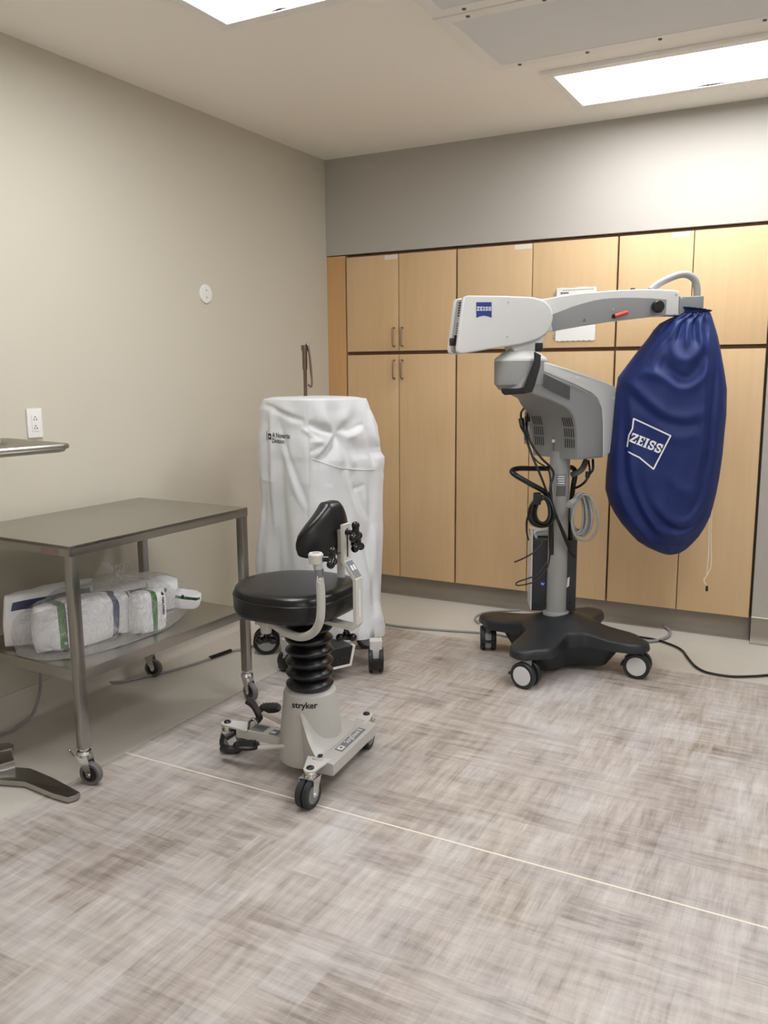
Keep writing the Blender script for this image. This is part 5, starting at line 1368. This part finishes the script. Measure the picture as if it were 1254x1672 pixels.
Z0 = BR[0][2]; Z1 = BR[-1][2]
rr_ = []
for e in rs:
    c = V(e[0], e[1], e[2]); h = V(e[3], e[4], 0); dep = e[5]; hl = h.length; hd_ = h / hl; nn = V(hd_.y, -hd_.x, 0)   # nn points to the viewer side
    t_ = (Z0 - e[2]) / (Z0 - Z1)
    ring = []
    for i in range(NB):
        a = 2 * PI * i / NB
        ca, sa = math.cos(a), math.sin(a)
        f_ = 2.25
        rad = (abs(ca) ** f_ + abs(sa) ** f_) ** (-1 / f_)
        p0 = c + hd_ * hl * ca * rad
        g = math.exp(-t_ / .06)
        d = .008 * g * math.sin(a * 21 + 2 * math.sin(a * 2))
        d += .010 * noise.noise(V(a * 1.6, 7.0, t_ * 5)) + .006 * noise.noise(V(a * 4, 2.0, t_ * 9))
        if sa < .15: d += BFd(p0)
        else: d += .012 * math.sin(a * 7 + t_ * 4) * min(1, t_ * 4)
        d *= max(.0, min(1, hl / .06)) * (abs(sa) ** .5)
        sid = 1 if sa < 0 else .7
        ring.append(p0 + nn * (-sa) * (dep * rad * sid) + nn * (-math.copysign(1, sa)) * d)
    rr_.append(ring)
bm = B(); rings(bm, rr_, cap0=False)
bag = thing('microscope_cover', 'royal blue drawstring bag hanging over the microscope head at the arm end', 'cover', V(BR[12][0], BR[12][1], Z1))
bd_ = obj('cloth_bag', bm, M['bluebag'], bag, 75)
bgb = bvh_of(bd_)
e = BR[0]; c = V(e[0], e[1], e[2]); h = V(e[3], e[4], 0); hl = h.length; hd_ = h / hl; nn = V(hd_.y, -hd_.x, 0)
bm = B(); rs = []
for k in range(6):
    t_ = k / 5
    rs.append([c + hd_ * math.cos(a) * (hl + .002 - .012 * math.sin(t_ * PI) + .006 * math.sin(a * 19) * (.4 + t_)) + nn * -math.sin(a) * (e[5] + .002 - .012 * math.sin(t_ * PI) + .006 * math.sin(a * 19) * (.4 + t_)) + V(0, 0, -.012 + .034 * t_ - .010 * math.cos(a) * t_) for a in (2 * PI * i / 120 for i in range(120))])
rings(bm, rs, cap0=False, cap1=False); obj('gathered_rim', bm, M['bluebag'], bag, 75)
bm = B(); tube(bm, [c + hd_ * math.cos(a) * (hl - .006) + nn * -math.sin(a) * (e[5] - .006) + V(0, 0, .004) for a in (2 * PI * i / 40 for i in range(41))], .004, 8, 0); obj('drawstring', bm, M['black'], bag)
bm = B(); q = (2.3848, -0.5146, 1.6813); box(bm, q, (.02, .02, .02), rz=.3, bev=.004); obj('cord_lock', bm, M['black'], bag)
bm = B(); wc = [(2.3793, -0.4721, 1.6781), (2.4114, -0.3491, 1.4469), (2.4206, -0.3423, 1.1526), (2.4208, -0.3753, 0.8556), (2.4231, -0.3853, 0.6745), (2.4302, -0.415, 0.5578), (2.4316, -0.4466, 0.4476)]; tube(bm, wc, .0025, 6)
wc2 = [(2.3823, -0.4716, 1.6724), (2.4153, -0.3356, 1.4469), (2.4341, -0.3349, 1.0928), (2.4296, -0.365, 0.8245), (2.4332, -0.3855, 0.6447), (2.4451, -0.4183, 0.4984), (2.4343, -0.4452, 0.4475), (2.4223, -0.4621, 0.4223), (2.4332, -0.4608, 0.3986)]; tube(bm, wc2, .0025, 6); obj('pull_cord', bm, M['cord'], bag, label='white pull cord')
bm = B(); q = (2.4371, -0.462, 0.3808); box(bm, q, (.012, .01, .026), rz=.2, bev=.002); obj('cord_end', bm, M['black'], bag)
# printed outline square and wordmark, tilted like on the photo
zo = Vector((2.2158, -0.8636, 1.104)); zr = V(.976, .215, 0)
dirr = -vdir
rt = (zr * .93 + V(0, 0, -.37)).normalized(); ut = (V(0, 0, .93) + zr * .37).normalized()
def sqp(px): return None
cs_ = [(2.1426, -0.8813, 1.2178), (2.2949, -0.8138, 1.1438), (2.2398, -0.8727, 0.988), (2.1795, -0.8952, 1.0397), (2.132, -0.916, 1.0643), (2.1256, -0.9154, 1.0859), (2.129, -0.9034, 1.1398), (2.1411, -0.8908, 1.172), (2.1426, -0.8813, 1.2178)]
bm = B()
sp = []
for p in cs_:
    d_ = Vector(p) - zo; sp.append((d_.dot(rt), d_.dot(ut)))
stroke(bm, sp[:5], .0066); stroke(bm, sp[5:], .0066)
place(bm, zo, rt, ut, dirr, bgb, .002, .012); obj('printed_frame', bm, M['white_ink'], bag, label='white outlined square')
bm = slab_word(.146); bmesh.ops.scale(bm, vec=(1, 1.15, 1), verts=bm.verts)
place(bm, Vector((2.2012, -0.8709, 1.1069)), (zr * .93 + V(0, 0, -.36)), (V(0, 0, .93) + zr * .36), dirr, bgb, .002, .012); obj('printed_lettering', bm, M['white_ink'], bag, label='white maker lettering')

# ================================================================== FLOOR CABLES, DEBRIS
def cable(pts, r, m_, label):
    bm = B(); tube(bm, [V(p[0], p[1], r + .0025) for p in pts], r, 8, 8)
    return tag(obj('floor_cable', bm, m_, None, 60), label, 'cable')
t = thing('floor_cable', 'dim grey cable looping on the floor and up the left wall under the cart', 'cable', (.06, -2.4, 0))
bm = B(); tube(bm, [V(p[0], p[1], .0085) for p in [(0.026, -2.737, 0.0), (0.058, -2.65, 0.0), (0.067, -2.599, 0.0)]] + [V(p[0], p[1], max(p[2], .012)) for p in [(0.05, -2.544, -0.004), (0.05, -2.492, 0.025), (0.05, -2.458, 0.066), (0.05, -2.438, 0.114), (0.05, -2.43, 0.16), (0.05, -2.43, 0.233), (0.05, -2.436, 0.302)]], .006, 8, 8); obj('cord', bm, M['cable_grey'], t, 60)
t = thing('floor_cable', 'grey cable with a black sleeve running under the cart to the covered machine', 'cable', (.3, -1.7, 0))
cpts = [(-0.078, -2.01, 0.0), (-0.011, -2.021, 0.0), (0.047, -2.001, -0.0), (0.083, -1.947, 0.0), (0.113, -1.877, 0.0), (0.156, -1.78, 0.0), (0.194, -1.663, 0.0), (0.219, -1.539, 0.0), (0.242, -1.4, 0.0), (0.272, -1.352, -0.0), (0.291, -1.286, 0.0), (0.278, -1.177, 0.0)]
bm = B(); tube(bm, [V(p[0], p[1], .009) for p in cpts], .006, 8, 8); obj('cord', bm, M['cable_grey'], t, 60)
bm = B(); tube(bm, [V(p[0], p[1], .0125) for p in cpts[7:9]], .010, 10, 0); obj('sleeve', bm, M['black'], t, 60)
cable([(0.599, -0.582, 0.0), (0.728, -0.612, 0.0), (0.855, -0.613, 0.0), (1.065, -0.572, 0.0), (1.166, -0.547, 0.0), (1.265, -0.521, 0.0), (1.368, -0.507, 0.0), (1.443, -0.518, 0.0)], .006, M['cable_grey'], 'thin grey cable lying between the covered machine and the microscope base')
cable([(1.207, -0.357, 0.0), (1.161, -0.299, 0.0), (1.141, -0.212, -0.0), (1.177, -0.107, 0.0), (1.328, 0.013, 0.0)], .006, M['cable_grey'], 'short grey cable curl behind the left arm of the microscope base')
cable([(1.653, 0.06, 0.0), (1.77, 0.104, 0.0), (1.866, 0.153, 0.0), (1.957, 0.156, 0.0), (2.044, 0.145, 0.0), (2.114, 0.099, 0.0), (2.178, 0.027, 0.0), (2.21, -0.045, 0.0), (2.21, -0.142, 0.0), (2.167, -0.235, 0.0), (2.102, -0.279, 0.0), (2.045, -0.296, 0.0)], .008, M['cable_grey'], 'thick grey hose loop on the floor right of the microscope base')
cable([(1.986, -0.219, 0.0), (2.035, -0.206, 0.0), (2.113, -0.203, 0.0), (2.179, -0.217, 0.0), (2.26, -0.267, 0.0), (2.316, -0.328, 0.0), (2.364, -0.441, 0.0), (2.408, -0.539, 0.0), (2.45, -0.595, 0.0), (2.494, -0.619, 0.0), (2.582, -0.621, 0.0), (2.666, -0.578, 0.0), (2.739, -0.523, 0.0), (2.932, -0.36, 0.0), (3.164, -0.26, -0.0), (3.457, -0.29, 0.0), (3.795, -0.161, 0.0)], .006, M['cable_black'], 'black power cord snaking right along the edge of the patterned floor')
bm = B(); a_ = [Vector(p) for p in [(0.424, -2.622, 0.004), (0.472, -2.645, 0.004)]]; cyl(bm, a_[0] + V(0, 0, .004), a_[1] + V(0, 0, .0), .003, seg=8); cyl(bm, a_[0] + V(0, 0, .004), a_[0] + (a_[0] - a_[1]).normalized() * .006 + V(0, 0, .004), .006, seg=10)
tag(obj('floor_screw', bm, M['chrome'], None), 'tiny loose screw on the floor by the near cart leg', 'screw')

# ================================================================== LIGHT, CAMERA
w = bpy.data.worlds.new('world'); bpy.context.scene.world = w; w.use_nodes = True
w.node_tree.nodes['Background'].inputs[0].default_value = (.5, .5, .5, 1); w.node_tree.nodes['Background'].inputs[1].default_value = .2
cd = bpy.data.cameras.new('camera'); cam = bpy.data.objects.new('camera', cd); COL.objects.link(cam)
Rv, Uv, Fv = V(0.8821167342263975, 0.4709727277648772, -0.007399790501505558), V(-0.07094642859903277, 0.14837813740940994, 0.9863825488155985), V(-0.46565724676718784, 0.8695795639506629, -0.1643006710046469)
mt = Matrix((Rv, Uv, -Fv)).transposed().to_4x4(); mt.translation = V(2.9577306213418626, -4.7716442421306215, 1.446085446592373)
cam.matrix_world = mt
cd.sensor_fit = 'VERTICAL'; cd.sensor_height = 36; cd.lens = 1390.6370756857234 / 1672 * 36
cd.clip_start = .02; cd.clip_end = 50
sc = bpy.context.scene; sc.camera = cam
sc.view_settings.view_transform = 'Standard'; sc.view_settings.look = 'None'; sc.view_settings.gamma = 1
sc.view_settings.exposure = EXPOSURE
sc.view_settings.use_curve_mapping = False
